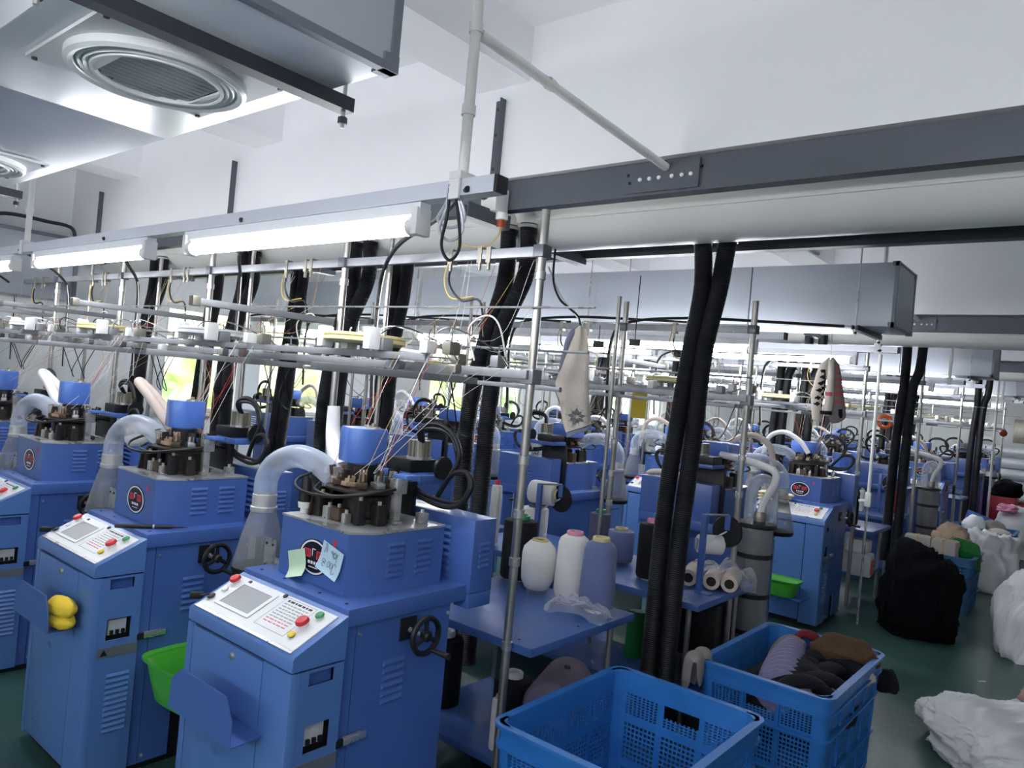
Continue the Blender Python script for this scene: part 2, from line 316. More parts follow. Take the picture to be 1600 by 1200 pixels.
# ------------------------------------------------------------------ rectangular air ducts with round diffusers
def rect_duct(k, x1, m):
    y0 = .47+P*k; zb = 2.338
    d = thing('air_duct', ['shiny galvanised air duct over the near aisle with large white round diffusers', 'long grey air duct over the second aisle, its end cap facing the cross aisle', 'third grey air duct farther back behind two black hoses', 'farthest grey air duct by the far wall'][k], 'duct', (0, y0, zb), 0, 'rectangular air ducts')
    seg = [x1, x1-1.0]+[x1-1.0-2.37*i for i in range(1, 4)]; seg = [s for s in seg if s > XL+.3]+[XL+.05]
    for a, b in zip(seg, seg[1:]): MB().box(b+.004, a-.004, 0, .537, 0, .436, bev=.004).build('duct_section', m, d)
    q = MB()
    for (ya, yb, za, zc) in ((-.008, .03, -.006, .03), (.507, .545, -.006, .03), (-.008, .03, .41, .442), (.507, .545, .41, .442)): q.box(x1-.03, x1+.012, ya, yb, za, zc)
    for (ya, yb, za, zc) in ((-.008, .545, -.006, .012), (-.008, .545, .43, .442)): q.box(x1-.012, x1+.01, ya, yb, za, zc)
    for (ya, yb) in ((-.008, .012), (.525, .545)): q.box(x1-.012, x1+.01, ya, yb, .012, .43)
    q.build('end_frame', 'duct_edge', d)
    bx('end_cap', 'duct_metal', x1-.004, x1+.004, .012, .525, .012, .43, d)
    bars = [x1-.22]+[x1-.22-2.2*i for i in range(1, 4)]
    for x in bars:
        if x < XL+.2: continue
        h = MB(); h.box(x-.02, x+.02, -.07, .6, -.032, -.027); h.box(x-.02, x-.015, -.07, .6, -.027, 0); h.box(x+.015, x+.02, -.07, .6, -.027, 0); h.build('hanger_bar', 'channel_dark', d)
        for yy in (-.05, .585):
            r = MB().cyl((x, yy, -.07), (x, yy, ZC-zb), .005, n=8).build('hanger_rod', 'steel', d)
            MB().lathe([(0, -.06), (.011, -.06), (.011, -.045), (0, -.045)], (x, yy, 0), 6).build('nut', 'channel_dark', r)
    return d, y0, zb
ducts = []
for k in range(4):
    d, y0, zb = rect_duct(k, -1.23, 'duct_shiny' if k == 0 else 'duct_metal'); ducts.append((d, y0, zb))
def diffuser(x, d, yc=.27):
    h = MB().lattice([-.2, -.172]+[-.172+.344*i/8 for i in range(1, 8)]+[.172, .2], [-.2, -.172]+[-.172+.344*i/8 for i in range(1, 8)]+[.172, .2], lambda i, j: False, .008, lambda u, v, w: (x+u, yc+v, -.004-w)).build('diffuser_plate', 'vent_white', d)
    m = MB(); m.lathe([(.185, -.01), (.185, -.028), (.176, -.034), (.166, -.03), (.163, -.024), (.156, -.03), (.15, -.024), (.146, -.032), (.138, -.026), (.135, -.034), (.128, -.034), (.126, -.014)], (x, yc, 0), 48); m.build('ring', 'vent_white', h)
    MB().lathe([(0, -.012), (.128, -.012)], (x, yc, 0), 40).build('throat', 'gap', h)
    for i in range(11):
        y = -.11+.022*i; w = math.sqrt(max(.0004, .122**2-y*y))
        if w > .104: w = .104
        o = MB(); M = Matrix.Translation((x+y, yc, -.024)) @ Matrix.Rotation(math.radians(-6), 4, 'Y'); o.box(-.0078, .0078, -w, w, -.0012, .0012, M=M); o.build('blade', 'fin_grey', h)
    for sx in (-1, 1):
        poly = [(x-.072, yc+sx*.105), (x+.072, yc+sx*.105)]+[(x+.128*math.sin(t), yc+sx*.128*math.cos(t)) for t in [math.radians(a) for a in (34, 20, 7, -7, -20, -34)]]
        MB().prism(poly, -.032, -.027).build('side_blank', 'vent_white', h)
    for sx in (-1, 1):
        for sy in (-1, 1): MB().lathe([(0, -.017), (.006, -.017), (.006, -.011)], (x+sx*.186, yc+sy*.186, 0), 8).build('screw', 'channel_dark', h)
d0 = ducts[0][0]
for x in (-1.70, -3.15, -4.6): diffuser(x, d0)
for k in (1, 2):
    for x in (-2.7, -4.15, -5.6): diffuser(x, ducts[k][0])
# duct along the left end wall
e = thing('end_wall_duct', 'grey duct running along the left end wall with upright seams', 'duct', (-7.55, -1.5, 2.13), 0)
for i in range(4): MB().box(-.44, 0, 1.05*i+.004, 1.05*i+1.046, 0, .56, bev=.004).build('duct_section', 'duct_metal', e)
q = MB()
for i in range(5): q.box(-.01, .012, 1.05*i-.02, 1.05*i+.02, -.01, .57)
q.box(-.01, .016, 0, 4.2, .55, .58); q.build('seam_frame', 'duct_edge', e)
e2 = MB().tube(catmull([(-7.52, 1.9, 2.72), (-7.5, 2.1, 2.8), (-7.48, 2.4, 2.8), (-7.48, 2.62, 2.78), (-7.48, 2.64, 2.6), (-7.48, 2.64, 2.45)]), .016, 8).build('conduit', 'channel_dark'); tag(e2, 'bent dark conduit pipe above the end wall duct', 'pipe')

# ------------------------------------------------------------------ lamp rails with tube lamps
LAMPP = None
def lamp(x0, x1, y, z, label):
    t = thing('tube_lamp', label, 'lamp', ((x0+x1)/2, y, z), 0, 'fluorescent tube lamps on the rails'); h = (x1-x0)/2
    m = MB(); m.prism([(-.022, .045), (-.022, .008), (-.014, .0), (.014, .0), (.022, .008), (.022, .045)], -h-.03, h+.03, axis='x'); m.build('lamp_housing', 'lamp_body', t)
    MB().cyl((-h+.03, 0, -.027), (h-.03, 0, -.027), .027, n=18).build('tube', 'tube', t)
    for s in (-1, 1):
        e = MB(); e.cyl((s*(h-.03), 0, -.027), (s*(h+.0), 0, -.027), .0295, n=18); e.build('end_cap', 'white_plastic', t)
        b = MB(); b.box(min(s*h, s*(h+.028)), max(s*h, s*(h+.028)), -.032, .032, -.058, .03, bev=.006); b.build('lamp_holder', 'white_plastic', t)
    return t
def rail(name, label, y, z, x0, x1, lamps, side):
    t = thing('lamp_rail', label, 'rail', (0, y, z), 0, 'lamp rails over the machine rows')
    m = MB(); m.box(x0, x1, -.025, .025, 0, .05); m.build('rail_profile', 'rail', t)
    bx('end_plug', 'black', x1, x1+.012, -.024, .024, .001, .049, t)
    for x in (-1.58, -5.27):
        if x < x0 or x > x1: continue
        p = MB(); p.cyl((x, .0, .05), (x, .0, 3.44-z), .017, n=12)
        p.cyl((x, 0, .25), (x, 0, .28), .022, n=12); p.cyl((x, 0, .5), (x, 0, .53), .022, n=12)
        o = p.build('hanger_pipe', 'pipe_white', t)
        c = MB(); c.box(x-.024, x+.024, -.034, .034, .05, .075, bev=.004); c.box(x-.02, x+.02, -.034, -.026, -.01, .05); c.build('clamp', 'white_plastic', o)
    return t
LX = [(-3.2, -1.76), (-5.05, -3.62), (-6.9, -5.45)]
RN = ['front', 'second', 'third', 'fourth', 'fifth', 'sixth', 'seventh']
rows = [(1.60, 2.255, 'front'), (4.90, 2.175, 'second'), (6.57, 2.255, 'third'), (9.87, 2.20, 'fourth'), (11.54, 2.255, 'fifth'), (14.84, 2.2, 'sixth'), (16.51, 2.255, 'seventh'), (-.07, 2.255, None), (-2.6, 2.255, None)]  # the last two rails hang out of view, added for their light
for y, z, w in rows:
    ww = ('over the %s machine row' % w) if w else ('unseen, added over near aisle' if y > -1 else 'unseen, added at near end')
    x1 = -1.43 if w != 'second' else -1.75
    rail('lamp_rail', 'pale metal lamp rail hanging %s' % ww, y, z, -7.7, x1 if w else 2.2, LX, 1)
    lx = LX if w else [(-1.5, -.1), (.3, 1.7)]
    if w == 'second': lx = [(a-.2, b-.2) for a, b in LX]
    if w is None and y < -1: lx = [(-4.6, -3.2), (-2.6, -1.2), (-.6, .8)]
    for i, (a, b) in enumerate(lx): lamp(a, b, y, z-.047, 'lit white fluorescent tube lamp %s, %s from the rail end' % (ww, ORD[i]))
# braces from the hanger pipes to the channels
for k in range(3):
    m = MB(); y = 1.60+P*k; m.cyl((-1.58, y+.02, 2.76), (-1.53, 2.75+P*k-.016, 2.67), .017, n=12); m.lathe([(.021, .33), (.021, .36)], (0, 0, 0), 12, M=Matrix.Translation((-1.58, y+.02, 2.76)) @ Vector((.05, 1.13, -.09)).to_track_quat('Z', 'Y').to_matrix().to_4x4())
    tag(m.build('brace_pipe', 'pipe_white'), 'white brace pipe from the %s row lamp hanger to the grey channel' % ['front', 'third', 'fifth'][k], 'pipe', 'brace pipes to the channels')
    m = MB(); m.cyl((-1.58, 4.88+P*k, 2.74), (-1.55, 3.71+P*k, 2.66), .017, n=12)
    tag(m.build('brace_pipe', 'pipe_white'), 'white brace pipe from the %s row lamp hanger back to the dark channel' % ['second', 'fourth', 'sixth'][k], 'pipe', 'brace pipes to the channels')

# ------------------------------------------------------------------ corrugated suction hoses
def hose(pts, r, label, fine=True):
    t = thing('suction_hose', label, 'hose', pts[0], 0, 'black suction hoses'); p0 = Vector(pts[0])
    c = catmull([Vector(p)-p0 for p in pts], 14); ln = [0]
    for a, b in zip(c, c[1:]): ln.append(ln[-1]+(b-a).length)
    step = .005 if fine else .03; n = int(ln[-1]/step); q = []; i = 0
    for k in range(n+1):
        s = ln[-1]*k/n
        while i < len(ln)-2 and ln[i+1] < s: i += 1
        f = (s-ln[i])/max(1e-9, ln[i+1]-ln[i]); q.append(c[i].lerp(c[i+1], f))
    R = [r*(1.0 if (k//(1 if fine else 1)) % 2 else .935) for k in range(n+1)] if fine else r
    MB().tube(q, R, 14 if fine else 10).build('hose_body', 'hose', t)
    MB().lathe([(r*.9, .05), (r*1.1, .05), (r*1.1, -.012), (r*1.02, -.014)], (0, 0, 0), 18).build('duct_collar', 'duct_white', t)
    MB().lathe([(r*1.0, -.02), (r*1.08, -.02), (r*1.08, -.036), (r*1.0, -.036)], (0, 0, 0), 18).build('hose_clip', 'jar_band', t)
    return t
ZA, ZB = 2.57, 2.53
for i, (xa, xb) in enumerate([(-2.58, -2.45), (-3.86, -3.72), (-5.17, -5.04), (-6.62, -6.48)]):
    w = ['nearest the aisle', 'second from the aisle', 'third from the aisle', 'farthest from the aisle'][i]
    hose([(xa, 3.0, ZA), (xa, 3.0, 2.25), (xa-.1, 2.99, 1.9), (xa-.155, 2.98, 1.5), (xa-.15, 2.98, 1.0), (xa-.13, 2.96, .25)], .047, 'black corrugated suction hose of the front row pair %s, left one' % w)
    hose([(xb, 3.0, ZA), (xb+.01, 3.0, 2.3), (xb-.09, 2.97, 2.0), (xb-.115, 2.95, 1.6), (xb-.12, 2.95, 1.0), (xb-.1, 2.94, .25)], .047, 'black corrugated suction hose of the front row pair %s, right one' % w)
for i, (xa, xb) in enumerate([(-1.665, -1.532), (-3.93, -3.8), (-5.11, -4.99), (-6.4, -6.27)]):
    w = ['beside the two blue crates', 'second from the aisle', 'third from the aisle', 'farthest from the aisle'][i]
    hose([(xa, 3.41, ZB), (xa+.02, 3.41, 2.27), (xa-.015, 3.41, 1.95), (xa-.05, 3.4, 1.5), (xa-.065, 3.38, 1.0), (xa-.06, 3.36, .12)], .045, 'black corrugated suction hose of the second row pair %s, left one' % w)
    hose([(xb, 3.41, ZB), (xb-.03, 3.42, 2.27), (xb-.08, 3.42, 1.95), (xb-.095, 3.42, 1.5), (xb-.11, 3.40, 1.0), (xb-.11, 3.38, .12)], .045, 'black corrugated suction hose of the second row pair %s, right one' % w)
for rr, (yy, zz, nm) in enumerate([(8.0, ZA, 'third'), (8.38, ZB, 'fourth'), (12.97, ZA, 'fifth'), (13.35, ZB, 'sixth')]):
    for i, xa in enumerate((-2.6, -3.86, -5.17) if rr % 2 == 0 else (-1.74, -3.0, -4.3)):
        w = ['nearest the aisle', 'second from the aisle', 'third from the aisle'][i]
        f = rr == 1 and i == 0
        hose([(xa, yy, zz), (xa, yy, 2.1), (xa-.03, yy-.02, 1.4), (xa-.04, yy-.02, .3)], .047, 'black suction hose of the %s row pair %s, left one' % (nm, w), f)
        hose([(xa+.145, yy, zz), (xa+.13, yy, 2.25), (xa+.08, yy-.02, 1.9), (xa+.06, yy-.02, .3)], .047, 'black suction hose of the %s row pair %s, right one' % (nm, w), f)

# ------------------------------------------------------------------ knitting machines (front towards -y, origin on the floor under the console front)
def louvers(m, cols, z0, z1, n, f, w):
    """pressed louvers: f(u, h, z) maps along-width u, outward h, height z"""
    for (a, b) in cols:
        for i in range(n):
            z = z1-(z1-z0)*(i+.5)/n; hh = (z1-z0)/n*.36
            P = [f(a, 0, z+hh), f(b, 0, z+hh), f(a+.004, w, z-hh*.2), f(b-.004, w, z-hh*.2), f(a, 0, z-hh), f(b, 0, z-hh), f(a+.004, w*.8, z-hh*.8), f(b-.004, w*.8, z-hh*.8)]
            m.add(P, [(0, 1, 3, 2), (2, 3, 7, 6), (6, 7, 5, 4), (0, 2, 6, 4), (1, 5, 7, 3)])
    return m
def SL(x, y, h=0): return Vector((x, y-.436*h, .868+.474*y+.9*h))   # a point on (h above) the sloped console
SLM = Matrix.Rotation(math.atan(.474), 4, 'X')
def on_slope(x, y): return Matrix.Translation(SL(x, y)) @ SLM
def make_machine(label):
    t = thing('knitting_machine', label, 'machine', (0, 0, 0), 0, 'blue sock knitting machines')
    # console cabinet
    c = MB().box(-.285, .268, .012, .19, .06, .82).build('cabinet_core', 'gap', t)
    def front(name, x0, x1, z0, z1, bev=.003): return MB().box(x0, x1, 0, .016, z0, z1, bev=bev).build(name, 'blue_console', t)
    front('front_strip', -.30, -.266, .03, .82); d = front('front_door', -.2615, .151, .045, .815)
    MB().lathe([(0, -.008), (.009, -.008), (.012, -.004), (.012, 0)], (-.012, 0, .785), 14, axis='y').build('door_lock', 'steel', d)
    q = MB().prism([(.156, 0), (.28, 0), (.293, .004), (.30, .017), (.30, .03), (.156, .03)], .03, .82); q.build('front_strip', 'blue_console', t)
    bx('side_panel', 'blue_console', -.30, -.294, .02, .19, .03, .82, t)
    us = [.0305, .062, .155, .188]; vs = [.03, .57, .655, .77, .812, .82]
    sp = MB().lattice(us, vs, lambda i, j: i == 1 and j in (1, 3), .008, lambda u, v, w: (.300-w, u, v)).build('side_panel', 'blue_console', t, smooth=False)
    bx('handle_recess', 'blue', .276, .279, .06, .157, .765, .817, sp)
    b = MB().box(.27, .281, .075, .145, .585, .645, bev=.002).build('breaker', 'breaker', sp)
    for i in range(3): MB().box(.28, .289, .082+.022*i, .095+.022*i, .588, .605, bev=.002).build('breaker_switch', 'black', sp)
    louvers(MB(), [(.075, .165)], .20, .44, 11, lambda u, h, z: (.30+h, u, z), .007).build('louver_bank', 'blue_console', sp)
    ls = MB().box(.299, .3015, .035, .187, .505, .545).build('warning_strip', 'label_strip', sp)
    MB().prism([(.045, .513), (.073, .513), (.059, .538)], .3014, .3022, axis='x').build('warning_mark', 'gap', sp)
    bx('plinth', 'gap', -.27, .27, .03, .62, 0, .06, t)
    # sloped console head
    m = MB().prism([(0, .826), (0, .862), (.006, .8705), (.19, .958), (.19, .826)], -.30, .30, axis='x'); m.build('console_head', 'blue_console', t)
    fp = MB().box(-.282, .272, -.074, .096, 0, .004, M=on_slope(0, .085)).build('face_plate', 'plate_white', t)
    MB().box(-.286, .275, -.085, -.075, 0, .005, M=on_slope(0, .085)).build('plate_edge', 'steel', fp)
    fr = MB().lattice([-.222, -.206, -.034, -.018], [-.062, -.05, .048, .06], lambda i, j: i == 1 and j == 1, .003, lambda u, v, w: on_slope(0, .1) @ Vector((u, v, .005+w))).build('screen_frame', 'plate_white', fp, smooth=False)
    MB().box(-.206, -.034, -.05, .048, .0042, .006, M=on_slope(0, .1)).build('screen', 'screen', fp)
    tx = MB()
    for i in range(9):
        x0 = .035+.004*random.random()
        while x0 < .155:
            w = random.uniform(.008, .026); y = .062-i*.012
            tx.box(x0, min(.165, x0+w), y, y+(.004 if i else .008), .0042, .0046, M=on_slope(0, .095), mi=(2 if i > 6 else 0) if i != 0 else 1); x0 += w+.005
    for (a, b, c2, d2) in ((.02, .18, .076, .0775), (.02, .18, -.058, -.0565), (.02, .0215, -.058, .0775), (.1785, .18, -.058, .0775)): tx.box(a, b, c2, d2, .0042, .0046, M=on_slope(0, .095), mi=0)
    tx.build('printed_text', ['print_grey', 'ink', 'print_pink'], fp, kind='stuff')
    def button(x, y, r, h, mm, base='white_plastic', nm='push_button'):
        M = on_slope(x, y); o = MB().lathe([(r*.72, 0), (r*.72, h*.55), (0, h*.55)], n=16, M=None)
        o.v = [tuple(M @ Vector(v)) for v in o.v]; o = o.build('button_collar', base, t)
        p = MB().lathe([(r*.7, h*.5), (r, h*.62), (r, h*.8), (r*.8, h), (0, h*1.05)], n=18); p.v = [tuple(M @ Vector(v)) for v in p.v]; p.build(nm, mm, o)
    button(-.256, .142, .020, .026, 'red', nm='stop_button'); button(.203, .100, .022, .03, 'red', nm='stop_button'); button(.220, .146, .015, .018, 'green_button', nm='start_button')
    button(-.253, .100, .012, .012, 'white_plastic', 'white_plastic'); button(-.262, .057, .014, .014, 'black', 'steel'); button(.207, .057, .013, .014, 'yellow', 'black', 'selector_knob'); button(.007, .164, .009, .01, 'black', 'black'); button(-.20, .16, .008, .008, 'black', 'black')
    k = MB(); k.box(-.022, .022, -.005, .005, -.012, .012, bev=.004, M=Matrix.Translation(SL(-.315, .035, .012)) @ Matrix.Rotation(.9, 4, 'Z')); k.cyl(tuple(SL(-.30, .04, .012)), tuple(SL(-.268, .056, .016)), .003, n=8); k.build('key', 'black', t)
    # tray on the front
    def bend(pts, w0, w1):
        return None
    tr = MB(); tr.prism([(-.17, .605), (.195, .605), (.195, .68), (.155, .742), (-.105, .742), (-.16, .70)], -.113, -.110, axis='y'); tr.build('tray_front', 'blue', t)
    ts = MB(); ts.prism([(-.17, -.111), (.195, -.111), (.185, -.001), (-.17, -.001)], .603, .606); ts.build('tray_shelf', 'blue', t)
    # body
    bx('body_core', 'gap', -.262, .276, .19, .655, .06, .915, t)
    bx('body_panel', 'blue', -.27, -.263, .19, .66, .03, .918, t); bx('body_panel', 'blue', -.263, .28, .654, .66, .03, .918, t)
    f = lambda u, v, w: (.2855-w, u, v)
    bx('body_post', 'blue', .277, .2855, .192, .235, .03, .918, t)
    dr = MB().lattice([.238, .36, .45, .656], [.03, .215, .918], lambda i, j: i == 1 and j == 0, .008, f).build('access_door', 'blue', t, smooth=False)
    louvers(MB(), [(.36, .455)], .63, .78, 6, lambda u, h, z: (.2855+h, u, z), .007).build('louver_bank', 'blue', dr)
    for (y, z) in ((.25, .885), (.645, .885), (.25, .06), (.645, .06)): MB().lathe([(0, .292), (.006, .292), (.007, .2855)], (0, y, z), 8, axis='x').build('screw', 'steel', dr)
    la = MB().box(.285, .297, .165, .186, .545, .585, bev=.003).build('latch', 'steel', t)
    MB().box(.290, .302, .183, .215, .55, .575, bev=.004).build('latch_link', 'black', la); MB().box(.290, .305, .21, .30, .553, .578, bev=.004).build('latch_lever', 'steel', la)
    # hand wheel on the side
    hw = MB().torus((.37, .46, .863), .058, .010).build('hand_wheel', 'black', t)
    for a in (90, 210, 330):
        a = math.radians(a); MB().cyl((.37, .46, .863), (.37, .46+.055*math.cos(a), .863+.055*math.sin(a)), .009, .007, n=8).build('spoke', 'black', hw)
    MB().lathe([(0, .388), (.012, .388), (.018, .382), (.018, .36)], (0, .46, .863), 16, axis='x').build('hub', 'black', hw)
    MB().cyl((.286, .46, .863), (.362, .46, .863), .009, n=12).build('shaft', 'steel', hw); bx('wheel_mount', 'black', .2855, .294, .42, .49, .83, .905, t, bev=.003)
    MB().tube([(.372, .487, .812), (.40, .5, .806), (.44, .505, .804)], [.007, .009, .011], 10).build('crank_handle', 'black', hw)
    # worktop and head
    MB().box(-.295, .297, .19, .86, .920, .975, bev=.003).build('worktop', 'blue', t)
    hp = [(-.20, .265), (.17, .265), (.215, .34), (.215, .665), (-.20, .665)]
    hb = MB().prism(hp, .975, 1.175).build('head_box', 'blue', t)
    g = [(x*1.0+.002*(1 if x > 0 else -1), y+(.002 if y > .5 else -.002)) for x, y in hp]
    MB().prism(g, 1.176, 1.183).build('top_plate', 'top_steel', t)
    [louvers(MB(), [ab], 1.02, 1.145, 6, lambda u, h, z: (.215+h, u, z), .006).build('louver_bank', 'blue', hb) for ab in ((.40, .475), (.53, .605))]
    lg = MB(); lg.lathe([(.083, 0), (.083, -.002), (0, -.002)], n=40, axis='y'); lg.v = [(x, y+.265, z*.74+1.066) for x, y, z in lg.v]; lo = lg.build('logo_disc', 'logo_dark', t)
    rg = MB(); rg.lathe([(.078, -.0021), (.074, -.0029), (.070, -.0021)], n=40, axis='y'); rg.v = [(x, y+.265, z*.74+1.066) for x, y, z in rg.v]; rg.build('logo_ring', 'white_print', lo)
    for x0 in (-.055, .015):
        bb = MB().box(x0, x0+.038, .2622, .263, 1.062, 1.09); bb.box(x0+.008, x0+.012, .2618, .2623, 1.066, 1.086, mi=1); bb.box(x0+.018, x0+.022, .2618, .2623, 1.066, 1.086, mi=1); bb.box(x0+.028, x0+.031, .2618, .2623, 1.066, 1.086, mi=1); bb.build('logo_character', ['dark_red_print', 'logo_dark'], lo)
    wl_ = MB()
    for (a, b, z0, z1) in ((-.010, .008, 1.092, 1.095), (-.010, -.007, 1.07, 1.092), (-.03, -.018, 1.042, 1.052), (-.013, -.003, 1.042, 1.052), (.002, .01, 1.042, 1.052), (.015, .03, 1.042, 1.052), (-.025, .025, 1.03, 1.033)): wl_.box(a, b, .2622, .263, z0, z1)
    wl_.build('logo_lettering', 'white_print', lo, kind='stuff')
    bx('serial_mark', 'dark_red_print', .098, .112, .2635, .265, 1.115, 1.145, hb)
    for x in (-.24, -.1, .1, .24): MB().lathe([(0, .9765), (.006, .9765), (.006, .975)], (x, .225, 0), 8).build('bolt_hole', 'gap', t)
    # knitting head
    X, Y = 0, .47
    MB().lathe([(0, 1.183), (.115, 1.183), (.115, 1.2), (.085, 1.2), (.08, 1.27), (0, 1.27)], (X, Y, 0), 28).build('cam_housing', 'greasy', t)
    MB().lathe([(0, 1.283), (.115, 1.283), (.142, 1.29), (.142, 1.297), (.11, 1.304), (.0, 1.304)], (X-.01, Y, 0), 30).build('dial_ring', 'greasy', t)
    MB().lathe([(.055, 1.30), (.055, 1.375), (0, 1.375)], (X-.05, Y+.01, 0), 22).build('dial_neck', 'black', t)
    MB().lathe([(.045, 1.362), (.05, 1.368), (.05, 1.384), (0, 1.384)], (X-.05, Y+.01, 0), 26).build('neck_flange', 'blue_cover', t)
    for i, (a, mm) in enumerate(((200, 'grease_brown'), (228, 'cream'), (255, 'grease_brown'), (283, 'cream'), (312, 'grease_brown'), (345, 'steel'), (20, 'grease_brown'), (75, 'greasy'), (120, 'greasy'), (160, 'grease_brown'))):
        a = math.radians(a); M = Matrix.Translation((X-.01+.098*math.cos(a), Y+.098*math.sin(a), 1.305)) @ Matrix.Rotation(a, 4, 'Z')
        v_ = ((i*37) % 10)/10; M = M @ Matrix.Rotation((v_-.5)*.7, 4, 'Z') @ Matrix.Rotation((v_-.5)*.35, 4, 'Y')
        u = MB(); u.box(-.03, .026, -.013-.006*v_, .017, 0, .015+.01*v_, bev=.003, M=M); u.box(-.014, .014, -.012, .012, .015, .036+.02*v_, bev=.003, M=M)
        o = u.build('yarn_finger_unit', mm, t)
        for s in (-1, 0, 1): MB().box(.0, .006+.018*(s == 0), s*.010-.003, s*.010+.003, .03, .058+.012*v_, M=M @ Matrix.Rotation(.15, 4, 'Y')).build('yarn_finger', ['cream', 'grease_brown', 'steel', 'greasy'][i % 4], o)
    lowr = [(-.01, .36, .05, .04, .045, 'grease_brown'), (.09, .37, .03, .035, .085, 'black'), (-.11, .36, .04, .05, .08, 'greasy'), (-.15, .45, .04, .06, .09, 'black'), (.12, .43, .04, .04, .07, 'greasy'), (.045, .35, .02, .03, .035, 'steel'), (-.05, .35, .03, .04, .045, 'steel'), (.16, .60, .03, .04, .04, 'steel'), (-.16, .56, .05, .05, .07, 'grease_brown')]
    for x, y, w, dd, h, mm in lowr:
        o = MB().box(x-w/2, x+w/2, y-dd/2, y+dd/2, 1.183, 1.183+h, bev=.004).build('cam_block', mm, t)
        MB().lathe([(0, 1.183+h+.012), (.007, 1.183+h+.012), (.007, 1.183+h)], (x, y, 0), 8).build('cap_screw', 'steel', o)
    MB().prism([(.32, 1.183), (.40, 1.183), (.40, 1.28), (.36, 1.285), (.33, 1.25)], -.135, -.125, axis='x').build('side_cam_arm', 'greasy', t)
    p = MB(); p.box(.105, .145, .48, .52, 1.183, 1.195, bev=.002); p.box(.112, .138, .485, .515, 1.195, 1.29, bev=.003); p.box(.104, .146, .48, .53, 1.29, 1.345, bev=.004); p.build('support_post', 'steel', t)
    MB().box(-.02, .12, .52, .54, 1.315, 1.335, bev=.003).build('support_arm', 'blue_cover', t)
    MB().box(.10, .17, .50, .56, 1.345, 1.358, bev=.003).build('arm_cap', 'blue_cover', t)
    # motor cover, flat at the back and rounded at the front right
    n = 9; poly = [(-.125, .545), (-.125, .43), (-.118, .42)]+[(-.045+.055*math.cos(math.radians(-100+i*110/n)), .455+.055*math.sin(math.radians(-100+i*110/n))) for i in range(n+1)]+[(.01, .53), (.0, .545)]
    mc = MB(); N = len(poly); cx, cy = -.057, .475; rings = [(.97, 1.382), (1, 1.388), (1, 1.495), (.96, 1.505)]
    vs = [(cx+(x-cx)*s, cy+(y-cy)*s, z) for s, z in rings for x, y in poly]
    mc.add(vs, [(i*N+j, i*N+(j+1) % N, (i+1)*N+(j+1) % N, (i+1)*N+j) for i in range(3) for j in range(N)]+[tuple(range(N))[::-1], tuple(range(3*N, 4*N))]); cv = mc.build('motor_cover', 'blue_cover', t)
    cp = MB(); cp.lathe([(0, 1.524), (.008, 1.524), (.01, 1.513), (.024, 1.512), (.028, 1.505)], (-.02, .49, 0), 16); cp.build('cover_nut', 'fin', cv); MB().box(-.11, -.085, .52, .535, 1.504, 1.512).build('cover_lug', 'steel', cv)
    # rear of the head: bracket, stepper motor, wheel
    MB().box(-.19, .02, .665, .70, .976, 1.31, bev=.004).build('rear_bracket', 'black', t)
    MB().box(-.18, .05, .68, .86, 1.31, 1.335, bev=.004).build('rear_shelf', 'blue', t)
    MB().box(-.17, -.03, .70, .84, 1.335, 1.385, bev=.006).build('control_block', 'black', t)
    st = MB(); st.lathe([(0, 1.46)]+[(.042 if i % 2 else .036, 1.46) for i in range(1)]+[(.040, 1.46), (.040, 1.395), (0, 1.395)], (-.06, .77, 0), 22); so_ = st.build('stepper_motor', 'fin', t)
    fi = MB()
    for i in range(14):
        a = 2*PI*i/14; fi.box(.038, .046, -.003, .003, 1.395, 1.46, M=Matrix.Translation((-.06, .77, 0)) @ Matrix.Rotation(a, 4, 'Z'))
    fi.build('cooling_fins', 'fin', so_, kind='stuff'); MB().lathe([(0, 1.395), (.05, 1.395), (.05, 1.385), (0, 1.385)], (-.06, .77, 0), 20).build('motor_flange', 'steel', so_)
    MB().lathe([(0, .06), (.045, .06), (.045, .075), (0, .075)], (0, .78, 1.365), 24, axis='x').build('belt_wheel', 'black', t)
    # cables
    a = catmull([(-.17, .37, 1.335), (-.20, .31, 1.30), (-.13, .275, 1.275), (.02, .285, 1.275), (.13, .36, 1.295), (.15, .47, 1.31)], 6); MB().tube(a, .0055, 8).build('cable', 'rubber', t)
    a = catmull([(-.12, .35, 1.30), (-.06, .29, 1.285), (.05, .30, 1.28), (.14, .42, 1.305)], 6); MB().tube(a, .005, 8).build('cable', 'rubber', t)
    for off, r in ((0, .010), (.016, .008)):
        a = catmull([(.14, .5, 1.325), (-.02, .68, 1.285+off), (.064, .70, 1.25+off), (.167, .70+off, 1.238+off), (.251, .70, 1.262+off*.6), (.296-off*.6, .70, 1.326), (.287-off*.5, .70, 1.363), (.247, .70+off, 1.38-off*.6), (.196, .70, 1.361), (.147, .71, 1.31), (.097, .73, 1.258), (.05, .76, 1.25)], 6); MB().tube(a, r, 8).build('cable', 'rubber', t)
        a = catmull([(.19, .70, 1.36), (.215-off, .70+off, 1.40), (.223-off, .70, 1.448), (.183-off*.5, .70, 1.506-off*.5), (.118, .70, 1.535-off), (.05, .70, 1.532-off), (-.005+off, .71, 1.502), (-.04+off, .75, 1.458)], 6); MB().tube(a, r, 8).build('cable', 'rubber', t)
    # suction jar, clear bend
    j = MB(); j.lathe([(.096, .93), (.097, .945), (.09, .98), (.074, 1.05), (.058, 1.11), (.048, 1.14), (.046, 1.155)], (-.425, .33, 0), 32); jr = j.build('waste_jar', 'jar_clear', t)
